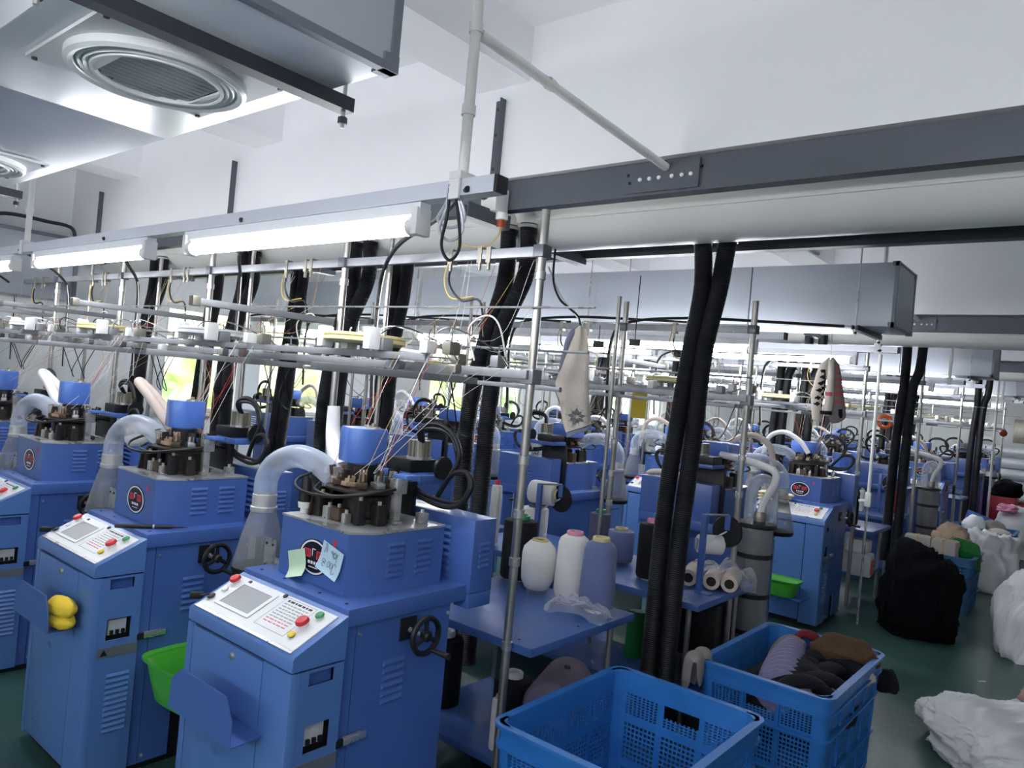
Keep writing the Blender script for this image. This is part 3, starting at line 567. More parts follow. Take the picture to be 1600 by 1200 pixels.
    MB().lathe([(.06, .905), (.092, .912), (.0985, .925), (.0985, .937)], (-.425, .33, 0), 32).build('jar_base', 'black', jr); MB().lathe([(.0475, 1.145), (.05, 1.15), (.05, 1.163), (.0455, 1.166), (.0455, 1.21), (.0435, 1.212)], (-.425, .33, 0), 28).build('jar_neck', 'jar_band', jr)
    bk = MB(); bk.box(-.345, -.275, .296, .30, .945, 1.065); bk.box(-.335, -.20, .30, .34, .925, .93); bk.box(-.335, -.325, .30, .305, .93, .95); bk.box(-.29, -.195, .30, .306, .96, 1.0); bk = bk.build('jar_bracket', 'steel', t)
    for x in (-.33, -.292):
        for z in (.965, 1.045): MB().lathe([(0, -.003), (.005, -.003), (.005, 0)], (x, .296, z), 8, axis='y').build('bracket_bolt', 'gap', bk)
    a = catmull([(-.425, .33, 1.2), (-.428, .335, 1.275), (-.385, .345, 1.335), (-.29, .36, 1.372), (-.19, .38, 1.362), (-.12, .41, 1.318)], 8); MB().tube(a, .0435, 22, cap=False).build('clear_hose', 'hose_clear', t)
    # drive box behind
    db = MB().box(-.18, .313, .72, .84, .945, 1.21, bev=.003).build('drive_box', 'blue', t)
    louvers(MB(), [(.10, .20)], 1.0, 1.175, 7, lambda u, h, z: (u, .72-h, z), .006).build('louver_bank', 'blue', db); louvers(MB(), [(.755, .81)], 1.03, 1.13, 5, lambda u, h, z: (.313+h, u, z), .006).build('louver_bank', 'blue', db)
    louvers(MB(), [(-.02, .08)], .98, 1.16, 8, lambda u, h, z: (u, .84+h, z), .006).build('louver_bank', 'blue', db)
    MB().box(.24, .313, .72, .84, .89, .943, bev=.003).build('box_foot', 'blue', t)
    return t
m1 = make_machine('blue sock knitting machine at the front row end with paper notes on its head')
m1.location = (-2.085, 1.30, 0)
ALOC = [(-2.085, 1.30), (-3.30, 1.24), (-4.63, 1.25), (-5.86, 1.26), (-7.08, 1.26)]
MACH = [m1]
names = [None, 'blue sock knitting machine with a yellow cloth in its front tray', 'blue sock knitting machine at the left edge with two white tubes on its head', 'blue sock knitting machine at the far left, its motor cover just in view', 'blue sock knitting machine of the front row standing nearest the end wall']
for k in range(1, 5): MACH.append(copy_thing(m1, ALOC[k]+(0,), 0, names[k]))
small = ('louver_bank', 'bolt_hole', 'cam_block', 'key') 
proto2 = copy_thing(m1, (-2.1, 5.2, 0), PI, 'blue sock knitting machine of the second row, back to the front row, nearest the aisle')
for c in proto2.children:
    if c.name.startswith('motor_cover'): c.scale = (1.5, 1.35, .78); c.location = (.03, -.16, .29)
def row(src, y, rz, xs, nm, first=0, skip=()):
    for k, x in enumerate(xs):
        if k < first: continue
        copy_thing(src, (x, y, 0), rz, 'blue sock knitting machine of the %s row, %s from the aisle' % (nm, ORD[k]), skip)
row(proto2, 5.2, PI, [-2.1, -3.33, -4.56, -5.79, -7.02], 'second', 1)
a2 = [-2.07, -3.3, -4.53, -5.76, -6.99]
copy_thing(proto2, (-2.07, 6.21, 0), 0, 'blue sock knitting machine of the third row beside the green basin', ('tray_front', 'tray_shelf', 'key'))
row(proto2, 6.21, 0, a2, 'third', 1, ('bolt_hole', 'tray_front', 'tray_shelf'))
far = ('bolt_hole', 'tray_front', 'front_strip', 'plinth', 'cabinet_core', 'handle_recess', 'key', 'printed_text', 'side_cam_arm', 'box_foot', 'rear_bracket', 'tray_shelf', 'button_collar', 'body_core')
row(proto2, 10.17, PI, [-2.1, -3.33, -4.56, -5.79, -7.02], 'fourth', 0, far)
row(proto2, 11.18, 0, a2[:4], 'fifth', 0, far); row(proto2, 15.14, PI, a2[:3], 'sixth', 0, far); row(proto2, 16.15, 0, a2[:3], 'seventh', 0, far)
# knitted tubes coming off the heads
def ktube(pts, r, m, mach, name='knit_tube', k=8):
    o = MB().tube(catmull(pts, k), [q for q in (r if isinstance(r, list) else [r])] if False else r, 14).build(name, m); o.parent = mach; return o
n = len(catmull([(0, 0, 0)]*4, 8))
ktube([(-.315, .53, 1.565), (-.305, .53, 1.46), (-.25, .51, 1.385), (-.18, .49, 1.335)], [.024+.014*i/(n-1) for i in range(n)], 'knit_white', MACH[0])
b = MB().lathe([(0, 1.183), (.014, 1.183), (.014, 1.20), (.022, 1.203), (.026, 1.225), (.024, 1.25), (.018, 1.30), (.010, 1.315), (0, 1.315)], (-.17, .33, 0), 16); b.m = [1 if i >= 4*16 else 0 for i in range(len(b.f))]; b = b.build('oil_bottle', ['white_plastic', 'black'], MACH[0])
ktube([(-.08, .46, 1.33), (-.20, .46, 1.40), (-.38, .465, 1.49), (-.53, .47, 1.556), (-.55, .50, 1.55), (-.44, .53, 1.48), (-.2, .53, 1.36)], .023, 'knit_beige', MACH[1])
for c, m, r in (((-.44, .43, 1.315), 'knit_pink', .045), ((-.36, .41, 1.30), 'knit_white', .05)):
    o = MB().tube([(c[0]-.03, c[1]-.02, c[2]), (c[0]+.0, c[1], c[2]+.005), (c[0]+.09, c[1]+.03, c[2]+.02)], [r, r, r*.8], 18).build('knit_roll', m); o.parent = MACH[1]
    o = MB().tube([(c[0]-.034, c[1]-.022, c[2]), (c[0]-.026, c[1]-.018, c[2])], r*.6, 16).build('roll_end', 'knit_pink' if m == 'knit_pink' else 'knit_beige'); o.parent = MACH[1]
ktube([(-.05, .44, 1.33), (-.2, .45, 1.37), (-.38, .46, 1.46), (-.515, .46, 1.525), (-.53, .49, 1.52), (-.4, .52, 1.45), (-.15, .52, 1.35)], .026, 'knit_white', MACH[2])
for k, mach in enumerate([o for o in bpy.data.objects if o.name.startswith('knitting_machine') and o.parent is None and o not in MACH]):
    if mach.location.y > 12: continue
    ktube([(.02, .34, 1.37), (-.06, .33, 1.47), (-.20, .33, 1.53), (-.33, .34, 1.47), (-.37, .34, 1.30)], .020, ['knit_beige', 'knit_white'][k % 2], mach)

# ------------------------------------------------------------------ creel frames over the machine rows
def creel(label, y0, s, xs, zt, near, skip0=False, discs=True, poles=True):
    """y0: row front, s: +1 when the row faces -y; xs: machine centres; zt: pole top"""
    t = thing('creel_frame', label, 'frame', (0, y0, 0), 0, 'creel frames over the machine rows'); Y = lambda d: d*s
    k0 = min(xs)-.5; k1 = max(xs)+.3
    yp = Y(1.06)
    for i, x in enumerate(xs):
        p = MB(); px_ = x+.29
        p.cyl((px_, yp, 0), (px_, yp, zt), .0175, n=12); p.build('pole', 'pole', t)
        for z in (.69, 1.02, 1.21, 1.42, 2.15): 
            if near or z in (1.42,): MB().lathe([(.0175, z-.018), (.022, z-.016), (.022, z+.016), (.0175, z+.018)], (px_, yp, 0), 12).build('pole_collar', 'steel', t)
        MB().box(px_-.03, px_+.03, yp-.03, yp+.03, 1.72, 1.78, bev=.006).build('rail_clamp', 'alu', t)
        MB().box(px_-.026, px_+.026, yp-.03, yp+.028, zt-.19, zt-.14, bev=.005).build('rail_clamp', 'channel', t)
        if near and i: 
            q = MB(); q.cyl((px_+.08, Y(1.28), 0), (px_+.08, Y(1.28), zt), .013, n=10); q.build('pole', 'pole', t)
    # long rails
    MB().box(k0, k1, yp-.014, yp+.014, zt-.185, zt-.145, bev=.002).build('top_rail', 'alu', t)
    MB().box(k0, k1, yp-.045, yp-.012, 1.738, 1.774, bev=.003).build('middle_rail', 'alu', t)
    MB().box(k0, k1, yp+Y(.19)-.01, yp+Y(.19)+.01, 1.70, 1.72, bev=.002).build('back_rail', 'alu', t)
    MB().box(k0, k1-.25, Y(.72)-.012, Y(.72)+.012, 1.772, 1.80, bev=.003).build('front_rail', 'alu', t)
    MB().cyl((k0, yp-Y(.03), 2.03), (k1+.28, yp-Y(.03), 2.02), .0045, n=8).build('thread_rod', 'steel', t)
    MB().cyl((k0, yp+Y(.22), 1.88), (k1+.1, yp+Y(.22), 1.87), .006, n=8).build('thread_rod', 'steel', t)
    for i, x in enumerate(xs):
        if i: MB().box(x+.205, x+.235, min(Y(.34), yp), max(Y(.34), yp), 1.935, 1.965, bev=.003).build('cross_arm', 'alu', t)
        if i: MB().box(x+.2, x+.24, Y(.34)-.018, Y(.34)+.018, 1.928, 1.972, bev=.004).build('arm_cap', 'fin', t)
        a = MB(); a.box(x-.02, x+.01, min(Y(.25), yp), max(Y(.25), yp), 1.70, 1.728, bev=.003); a.build('cross_arm', 'alu', t)
        for j, (dx, dy, z) in enumerate(((.05, .72, 1.80), (-.2, .72, 1.80), (.17, .72, 1.80), (-.45, .74, 1.80), (.12, 1.05, 1.775), (-.1, 1.05, 1.775), (-.33, 1.05, 1.775), (-.6, 1.05, 1.775))):
            if not near and j % 2: continue
            g = MB().box(x+dx-.022, x+dx+.022, Y(dy)-.028, Y(dy)+.028, z, z+.05, bev=.008); g = g.build('yarn_sensor', ['white_plastic', 'alu', 'fin'][j % 3], t)
            MB().tube([(x+dx, Y(dy), z+.05), (x+dx+.01, Y(dy)-.01, z+.085), (x+dx+.03, Y(dy)-.02, z+.09)], .004, 6).build('eyelet', 'steel', g)
        if discs:
            mm = 'yellow_disc' if i % 2 == 0 else 'plate_white'
            dd = MB(); dd.lathe([(.03, -.02), (.15, -.02), (.17, -.012), (.17, .0), (.162, .004), (.17, .008), (.17, .016), (.15, .02), (.03, .02)], (x-.36, Y(.75), 1.845), 36); dd = dd.build('yarn_wheel', mm, t)
            MB().cyl((x-.36, Y(.75), 1.80), (x-.36, Y(.75), 1.90), .02, n=12).build('wheel_hub', 'alu', dd)
            for q in (-1, 1): MB().box(x-.36+q*.15-.02, x-.36+q*.15+.02, Y(.66)-.03, Y(.66)+.03, 1.80, 1.89, bev=.01).build('wheel_guard', 'white_plastic', dd)
        if near:
            def strand(pts, m, r=.0009, nm='yarn_strand'): MB().tube(catmull(pts, 7), r, 5, cap=False).build(nm, m, t)
            rd = random.Random(i*5+2)
            for j in range(7):
                m = ['thread_white', 'thread_white', 'thread_red', 'thread_tan', 'thread_white', 'thread_red', 'thread_white'][j]
                x0, x1 = x+rd.uniform(-.5, .25), x+rd.uniform(-.1, .1)
                strand([(x0, Y(rd.choice((.72, 1.03))), 1.79), ((x0*.5+x1*.5)+rd.uniform(-.05, .05), Y(.68), 1.58+rd.uniform(-.05, .05)), (x1, Y(.47+rd.uniform(-.12, .12)), 1.355)], m)
            for j in range(4):
                x0, x1 = x+rd.uniform(-.6, .3), x+rd.uniform(-.6, .3)
                strand([(x0, yp-Y(.03), 2.025), ((x0+x1)/2, Y(.9), 1.88+rd.uniform(-.06, .06)), (x1, Y(.73), 1.845)], ['thread_red', 'thread_white', 'thread_white', 'thread_tan'][j])
            for j in range(5):
                x0, x1 = x+rd.uniform(-.55, .3), x+rd.uniform(-.15, .1)
                strand([(x0, yp+Y(rd.uniform(-.05, .2)), zt-.18), (x0*.7+x1*.3, Y(1.0), 1.9), (x1, Y(.74), 1.83), (x1+.02, Y(.5), 1.36)], ['thread_white', 'thread_white', 'thread_red', 'thread_white', 'thread_tan'][j])
            for j in range(3):
                x0 = x+rd.uniform(-.6, .25); q = rd.uniform(.05, .12)
                MB().tube(catmull([(x0, Y(.74), 1.80), (x0+q, Y(.70), 1.86), (x0+2*q, Y(.72), 1.90), (x0+2.6*q, Y(.9), 1.84), (x0+2*q, yp, 1.78)], 6), .0028, 6).build('sensor_wire', ['thread_white', 'rubber', 'fin'][j], t)
                g = MB(); g.box(x0-.03, x0+.03, yp-Y(.14)-.02, yp-Y(.14)+.02, 1.735, 1.775, bev=.012); g.build('wrapped_joint', ['plate_white', 'alu', 'fin'][j], t)
            for j in range(2):
                x0 = x+rd.uniform(-.5, .1)
                strand([(x0, yp, 1.73), (x0+.06, yp-Y(.1), 1.55), (x0+.25, Y(.9), 1.5), (x0+.3, Y(.8), 1.70)], 'rubber', .003, 'sensor_wire')
            # power cable from the lamp rail down to the frame, with a pale wire beside it
            c = [(x+.57, Y(.32), 2.27), (x+.21, Y(.55), 2.262), (x-.26, Y(.80), 2.25), (x-.58, Y(1.0), 2.19), (x-.66, Y(1.05), 2.06), (x-.66, Y(1.05), 1.79), (x-.64, Y(1.05), 1.55)]
            MB().tube(catmull(c, 8), .0095, 8).build('power_cable', 'rubber', t)
            MB().tube(catmull([(a+.014, b, d-.004) for a, b, d in c[3:]], 6), .004, 6).build('pale_wire', 'thread_white', t)
            MB().tube(catmull([(x-.2, yp, zt-.17), (x-.19, yp-.02, zt-.28), (x-.1, yp-.03, zt-.36), (x-.02, yp, zt-.36), (x+.02, yp, 1.9)], 6), .005, 6).build('black_wire', 'rubber', t)
            MB().tube(catmull([(x-.22, yp, zt-.17), (x-.22, yp-.02, zt-.27), (x-.16, yp-.03, zt-.35), (x-.06, yp, zt-.34)], 6), .0035, 6).build('yellow_wire', 'thread_tan', t)
            for dx in (-.2, -.03, .02): 
                h = MB(); h.box(x+dx-.012, x+dx+.012, yp-.018, yp+.018, zt-.20, zt-.135); h.cyl((x+dx, yp-.01, zt-.23), (x+dx, yp-.01, zt-.2), .008, n=8); h.build('wire_clip', 'fin', t)
            MB().tube(catmull([(x+.12, yp+Y(.05), 1.79), (x+.1, yp, 1.95), (x+.02, yp, 1.99), (x-.05, yp-.02, 1.93), (x-.02, yp, 1.80)], 6), .004, 6).build('sensor_wire', 'thread_white', t)
    return t
creel('steel creel frame with yarn wheels over the front machine row', 1.25, 1, [-2.095, -3.33, -4.63, -5.86, -7.08], 2.41, True)
creel('steel creel frame over the second machine row, back to the front row', 5.2, -1, [-1.95, -2.80, -4.03, -5.3, -6.5], 2.32, True)
creel('steel creel frame over the third machine row, along the second aisle', 6.21, 1, [-2.12, -3.3, -4.53, -5.76, -6.99], 2.33, True)
creel('steel creel frame over the fourth machine row', 10.17, -1, [-2.0, -3.33, -4.56, -5.79, -7.02], 2.32, False)
creel('steel creel frame over the fifth machine row', 11.18, 1, [-2.07, -3.3, -4.53, -5.76], 2.32, False)
creel('steel creel frame over the sixth machine row', 15.14, -1, [-2.07, -3.3, -4.53], 2.32, False)
creel('steel creel frame over the farthest machine row', 16.15, 1, [-2.07, -3.3, -4.53], 2.32, False)
# free rods at the row ends
t = thing('guide_pole', 'thin floor to lamp rail pole with a white handle at the third row end', 'pole', (-1.59, 6.72, 0))
MB().cyl((0, 0, 0), (0, 0, 1.02), .009, n=10).build('lower_rod', 'steel', t); MB().cyl((0, 0, 1.0), (0, 0, 2.255), .014, n=12).build('upper_tube', 'pipe_white', t)
MB().box(-.025, .025, -.02, .02, .98, 1.1, bev=.01).build('clamp_handle', 'white_plastic', t); MB().cyl((-.07, 0, 1.02), (0, 0, 1.03), .014, n=10).build('clamp_lever', 'white_plastic', t)
t = thing('guide_pole', 'thin pole with an orange bulb at the sixth row end by the far wall', 'pole', (-1.6, 14.4, 0))
MB().cyl((0, 0, 0), (0, 0, 2.6), .018, n=10).build('rod', 'pipe_white', t); MB().lathe([(0, 1.62), (.05, 1.65), (.06, 1.7), (.03, 1.74), (0, 1.745)], (.12, 0, 0), 12).build('bulb', 'copper', t); MB().tube([(-.4, 0, 1.75), (-.2, 0, 1.76), (.12, 0, 1.75)], .01, 8).build('side_arm', 'steel', t)

# ------------------------------------------------------------------ yarn tables and what stands on them
def table(label, x0, x1, y0, y1, zt, shelf=True, low=.18, skip=False):
    t = thing('yarn_table', label, 'table', (0, 0, 0), 0, 'blue steel yarn tables')
    MB().box(x0, x1, y0, y1, zt-.035, zt, bev=.004).build('tabletop', 'blue_table', t)
    if shelf: MB().box(x0+.03, x1-.06, y0+.06, y1-.04, low-.03, low, bev=.004).build('lower_shelf', 'blue_table', t)
    for x in (x0+.05, x1-.08):
        for y in (y0+.07, y1-.07):
            if skip and x > x0+.1 and y < y0+.1: continue
            MB().cyl((x, y, 0), (x, y, zt-.03), .014, n=10).build('leg', 'pole', t)
    for (x, y) in ((x0+.1, y0+.05), (x1-.1, y0+.05), (x1-.05, (y0+y1)/2), (x0+.2, (y0+y1)/2)): MB().lathe([(0, zt+.0015), (.006, zt+.0015), (.006, zt)], (x, y, 0), 8).build('bolt_hole', 'gap', t)
    return t
table('blue yarn table carrying two white cones and a grey blue cone', -2.50, -1.70, 2.33, 3.12, .70, skip=True)
table('blue yarn table behind the black hoses with the plastic bag of rolls on it', -3.25, -1.57, 3.53, 4.27, .70)
table('blue yarn table behind the second machine, under a white cone', -3.42, -2.95, 2.33, 3.1, .70)
table('blue yarn table behind the third machine from the aisle', -4.65, -4.2, 2.33, 3.1, .70)
table('blue yarn table of the second row, second from the aisle', -4.3, -3.35, 3.53, 4.2, .70)
table('blue two-tier yarn table beside the third row machine, boxes on its lower tier', -2.15, -1.665, 7.3, 8.0, .70, True, .28)
table('blue yarn table of the fourth row next to the grey canister', -2.6, -1.75, 8.55, 9.3, .70)
table('blue yarn table of the fifth row beyond the blue crates', -2.3, -1.70, 12.25, 13.0, .70)
table('blue yarn table at the sixth row end', -2.7, -1.75, 13.5, 14.2, .70)
def cone(label, x, y, z, h, r, m, core='hole_dark', shape='taper', group='yarn cones', tip=0, rot=None):
    t = thing('yarn_cone', label, 'yarn cone', (x, y, z), 0, group)
    if shape == 'barrel': pr = [(r*.55, .012), (r*.72, .02), (r*.95, .06), (r, .12), (r, h*.72), (r*.93, h*.84), (r*.6, h*.955), (r*.42, h*.97)]
    elif shape == 'cyl': pr = [(r*.6, .012), (r*.93, .014), (r, .03), (r, h*.88), (r*.93, h*.915), (r*.5, h*.93), (r*.42, h*.93)]
    else: pr = [(r*.6, .014), (r*.9, .02), (r, .045), (r*.98, h*.4), (r*.92, h*.82), (r*.82, h*.895), (r*.55, h*.945), (r*.46, h*.95)]
    MB().lathe(pr, (0, 0, 0), 32).build('yarn_winding', m, t)
    MB().lathe([(r*.62, 0), (r*.6, .02), (r*.3, .02)], (0, 0, 0), 20).build('cone_base', 'film' if core == 'hole_dark' else 'plate_white', t)
    c = MB(); c.lathe([(r*.50, h*.935), (r*.50, h*.985), (r*.46, h), (r*.38, h), (r*.36, h*.97)], (0, 0, 0), 24); c.build('core_tube', core if core != 'hole_dark' else 'tan_core', t)
    MB().lathe([(0, h*.965), (r*.375, h*.965)], (0, 0, 0), 20).build('core_hole', 'hole_dark' if core in ('hole_dark', 'tan_core', 'pink') else core, t)
    if rot: t.rotation_euler = rot
    return t
cone('bulging white yarn cone at the front of the near table', -2.235, 3.01, .70, .262, .085, 'cone_white', 'hole_dark', 'barrel')
bpy.data.objects['yarn_cone'].location.x = -2.20
cone('tall white yarn cone with a pink core ring', -2.01, 3.03, .70, .335, .083, 'cone_white', 'pink')
cone('tall grey blue yarn cone with a tan core ring', -1.835, 2.99, .70, .345, .083, 'cone_blue', 'tan_core')
cone('black yarn cone with a pink top beside the tall hose pair', -1.985, 3.78, .70, .34, .082, 'cone_black', 'pink', 'cyl')
cone('short mauve blue yarn cone behind the black one', -2.30, 3.97, .70, .215, .08, 'cone_blue', 'hole_dark', 'cyl')
cone('dark grey yarn cone with a green top', -2.47, 3.99, .70, .295, .065, 'cone_grey', 'green_button', 'cyl')
cone('white yarn cone standing behind the steel pole', -2.87, 3.84, .70, .27, .088, 'cone_white', 'cone_grey', 'cyl')
cone('white yarn cone lying across the top of another cone', -2.92, 3.83, 1.05, .2, .075, 'cone_white', 'hole_dark', 'cyl', rot=(0, PI/2, .2))
cone('large black yarn cone with a green and white top behind the drive box', -2.40, 3.1, .70, .34, .09, 'cone_black', 'green_button', 'cyl')
cone('slim white bobbin with a red cap between the hoses', -3.02, 3.62, .70, .41, .035, 'cone_white', 'red', 'cyl')
cone('small grey bobbin on the second table edge', -2.62, 3.6, .70, .13, .022, 'cone_grey', 'hole_dark', 'cyl')
cone('white yarn cone with a green top between the first two machines', -3.35, 2.75, .70, .36, .085, 'cone_white', 'green_button')
cone('white yarn cone behind the second machine', -3.25, 2.95, .70, .3, .08, 'cone_white', 'hole_dark', 'cyl')
cone('black yarn cone under the near table, left one', -2.42, 2.62, .12, .40, .09, 'cone_black', 'plate_white', 'cyl')
cone('black yarn cone under the near table, right one', -2.13, 2.80, .0, .37, .09, 'cone_black', 'plate_white', 'cyl')
cone('small white bobbin standing behind the near crate', -1.93, 2.45, .18, .24, .028, 'cone_white', 'hole_dark', 'cyl', 'yarn cones')
cone('black yarn cone with a pink top low behind the near table', -1.93, 3.83, .18, .31, .07, 'cone_black', 'pink', 'cyl')
cone('black yarn cone on the third row table', -1.95, 7.5, .70, .36, .1, 'cone_black', 'black', 'cyl')
cone('red yarn cone below the dark wheel of the fourth row', -1.87, 9.0, .70, .27, .05, 'red_bin', 'red', 'cyl')
cone('white bobbin on the fourth row table edge', -2.12, 8.7, .70, .26, .03, 'cone_white', 'hole_dark', 'cyl')
g = MB().lathe([(.052, 0), (.056, .01), (.056, .26), (.05, .27), (0, .27)], (-2.14, 3.96, .18), 24); tag(g.build('green_canister', 'green_dark'), 'green plastic canister standing on the lower shelf', 'canister')
g = MB().box(-2.42, -2.2, 4.1, 4.12, .18, .52, bev=.004); tag(g.build('pale_board', 'note_green'), 'pale green card leaning behind the green canister', 'card')
# mauve wound roll under the table
t = thing('fabric_roll', 'mauve wound yarn roll lying under the near table', 'roll', (-1.93, 2.90, .30), math.radians(20))
m = MB(); m.lathe([(.06, -.20), (.11, -.195), (.125, -.17), (.125, .16), (.11, .2), (.03, .205)], (0, 0, 0), 32, axis='y'); m.build('winding', 'cone_mauve', t)
MB().lathe([(.055, -.205), (.055, -.19), (.03, -.19)], (0, 0, 0), 20, axis='y').build('core_tube', 'film', t); MB().lathe([(0, -.188), (.035, -.188)], (0, 0, 0), 16, axis='y').build('core_hole', 'hole_dark', t); MB().lathe([(0, .134), (.012, .134), (.016, .122)], (.02, .02, 0), 12).build('dark_button', 'black', t)
tag(MB().box(-2.1, -1.76, 2.5, 3.0, .03, .17, bev=.01).build('black_box', 'black'), 'low black box under the mauve roll', 'box')
def feeder_stand(label, x, y, z, cone_label, mirror=1):
    t = thing('feeder_stand', label, 'stand', (x, y, z), 0, 'bracket stands with dark wheels')
    b = MB(); b.box(-.016, .016, -.012, .012, 0, .42, bev=.003); b.build('upright', 'blue', t); MB().box(-.01, .07, -.03, .03, 0, .006).build('foot_plate', 'blue', t)
    MB().tube([(0, 0, .416), (.085, .11, .42)], .006, 8).build('top_bar', 'alu', t)
    MB().lathe([(0, -.006), (.082, -.006), (.086, 0), (.082, .006), (0, .006)], (.08, .12, .33), 30, axis='y').build('dark_wheel', 'black', t)
    MB().cyl((.08, .118, .33), (-.02, .05, .25), .005, n=8).build('spindle', 'steel', t); MB().box(.07, .1, .1, .112, .34, .42).build('wheel_lug', 'blue', t)
    return t
feeder_stand('blue bracket stand with a dark wheel on the table with the bag of rolls', -1.69, 3.78, .70, '')
cone('white yarn cone held sideways on the bracket stand', -1.74, 3.80, .95, .16, .052, 'knit_white', 'hole_dark', 'cyl', rot=(0, PI/2, .75))
feeder_stand('blue bracket stand with a dark wheel behind the steel pole', -2.78, 3.75, .70, '')
feeder_stand('blue bracket stand with a dark wheel by the grey canister of the fourth row', -2.0, 8.9, .70, '')
# crumpled clear bags
def film_bag(label, c, sx, sy, h, seed, m='film', name='plastic_bag', cat='bag'):
    n = 26; vs = []; 
    for i in range(n):
        for j in range(n):
            u, v = i/(n-1)*2-1, j/(n-1)*2-1; e = max(0, 1-(u*u*u*u+v*v*v*v)*.9)**.5
            p = Vector((u*1.7, v*1.7, seed)); k = abs(noise.noise(p))*.8+.35*abs(noise.noise(p*2.7))
            vs.append((u*sx*(1+.12*noise.noise(p*1.3)), v*sy*(1+.15*noise.noise(p*1.7+Vector((5, 0, 0)))), max(.003, h*e*(.5+.75*k))))
    fs = [(i*n+j, (i+1)*n+j, (i+1)*n+j+1, i*n+j+1) for i in range(n-1) for j in range(n-1)]
    o = MB().add(vs, fs).build(name, m, None, c); md = o.modifiers.new('s', 'SUBSURF'); md.levels = md.render_levels = 1; return tag(o, label, cat)
b = film_bag('crumpled clear plastic bag in front of the cones on the near table', (-1.845, 2.86, .701), .15, .075, .10, 3); b.rotation_euler.z = .15
b = film_bag('clear plastic bag holding beige rolls on the table by the hoses', (-1.70, 4.06, .701), .20, .13, .15, 9); b.rotation_euler.z = .5
for i, (dx, dy) in enumerate(((-.10, -.04), (.0, .0), (.075, .04))):
    r = MB(); r.lathe([(.026, -.13), (.045, -.128), (.047, -.11), (.047, .11), (.045, .128), (.026, .13)], (0, 0, 0), 20, axis='y'); q = thing('beige_roll', 'pinkish beige roll in the clear bag, %s' % ['left one', 'middle one', 'right one'][i], 'roll', (-1.70+dx*1.15, 3.99+dy, .75), .3, 'rolls in the clear bag')
    r.build('winding', 'knit_beige', q); MB().lathe([(.0, -.126), (.027, -.126)], (0, 0, 0), 16, axis='y').build('core_hole', 'hole_dark', q)
# canisters at the row ends
def canister(label, x, y, s=1.0):
    t = thing('lint_canister', label, 'canister', (x, y, 0), 0, 'clear lint canisters at row ends')
    for a in (.4, 2.5, 4.6): MB().cyl((.09*math.cos(a), .09*math.sin(a), 0), (.09*math.cos(a), .09*math.sin(a), .33), .01, n=8).build('leg', 'pole', t)
    m = MB(); m.lathe([(0, .32), (.105, .32), (.108, .34), (.108, .98)], (0, 0, 0), 28); m.build('tank', 'tank_clear', t); MB().lathe([(0, .36), (.07, .36), (.07, .96), (0, .96)], (0, 0, 0), 20).build('filter_core', 'fin', t)
    for z in (.34, .56, .80): MB().lathe([(.109, z), (.113, z), (.113, z+.028), (.109, z+.028)], (0, 0, 0), 28).build('band', 'black', t)
    MB().lathe([(.118, .985), (.122, .99), (.122, 1.01), (.05, 1.02), (0, 1.02)], (0, 0, 0), 28).build('lid', 'black', t)
    MB().lathe([(.035, 1.02), (.038, 1.06), (.03, 1.08)], (.02, 0, 0), 16).build('port', 'fin', t)
    MB().tube(catmull([(.02, 0, 1.06), (.04, 0, 1.15), (.09, .01, 1.26), (.08, .02, 1.33), (-.02, .04, 1.36), (-.15, .06, 1.38), (-.3, .08, 1.39)], 8), .023, 14).build('white_hose', 'knit_white', t)
    MB().tube(catmull([(-.05, .02, 1.0), (-.06, .04, 1.15), (-.05, .06, 1.24), (.0, .08, 1.27), (.05, .09, 1.22), (.06, .09, 1.0)], 8), .036, 16, cap=False).build('clear_hose', 'hose_clear', t)
    return t
canister('clear lint canister with black bands beside the third row console', -1.70, 4.55)
canister('grey lint canister behind the blue crates at the fourth row end', -1.62, 9.45)
# things on and around the machines
def note(label, m, c, w, h, roll, curl, writing):
    t = thing('paper_note', label, 'note', c, 0, 'notes stuck on the machine head'); n = 8; vs = []
    for i in range(n):
        for j in range(n):
            u, v = (i/(n-1)-.5)*w, (j/(n-1)-.5)*h; vs.append((u*math.cos(roll)-v*math.sin(roll), -curl*(max(0, .5-j/(n-1)))**2-.001-.004*(i/(n-1)), u*math.sin(roll)+v*math.cos(roll)))
    MB().add(vs, [(i*n+j, (i+1)*n+j, (i+1)*n+j+1, i*n+j+1) for i in range(n-1) for j in range(n-1)]).build('paper', m, t)
    if writing:
        k = MB()
        def ring(cx, cz, rx, rz, a0=0, a1=360, w=.0016):
            pts = []
            for i in range(13):
                a = math.radians(a0+(a1-a0)*i/12); u, v = cx+rx*math.cos(a), cz+rz*math.sin(a); jv = v/h+.5
                pts.append((u*math.cos(roll)-v*math.sin(roll), -curl*(max(0, .5-jv))**2-.0065, u*math.sin(roll)+v*math.cos(roll)))
            k.tube(pts, w/2, 4)
        ring(-.03, .018, .006, .016, 0, 200); ring(-.028, -.012, .008, .005); ring(-.025, -.024, .007, .006, 20, 300); ring(.0, -.014, .006, .010); ring(.014, -.014, .005, .010); ring(.03, -.018, .008, .018, 30, 330)
        ring(.02, .024, .012, .006); ring(.02, .024, .006, .011); ring(.034, .02, .004, .014, 60, 270); ring(-.03, .042, .005, .004); ring(.004, .03, .004, .004)
        k.build('handwriting', 'ink', t, kind='stuff')
    return t
note('pale green paper note curling off the near machine head', 'note_green', (-2.168, 1.562, 1.03), .105, .09, .3, .09, False)
note('pale blue paper note with handwritten marks on the near machine head', 'note_blue', (-1.985, 1.560, 1.078), .118, .095, -.22, .05, True)
pn = thing('pen', 'black felt pen lying across the second machine worktop', 'pen', (-3.10, 1.50, .984), math.radians(58))
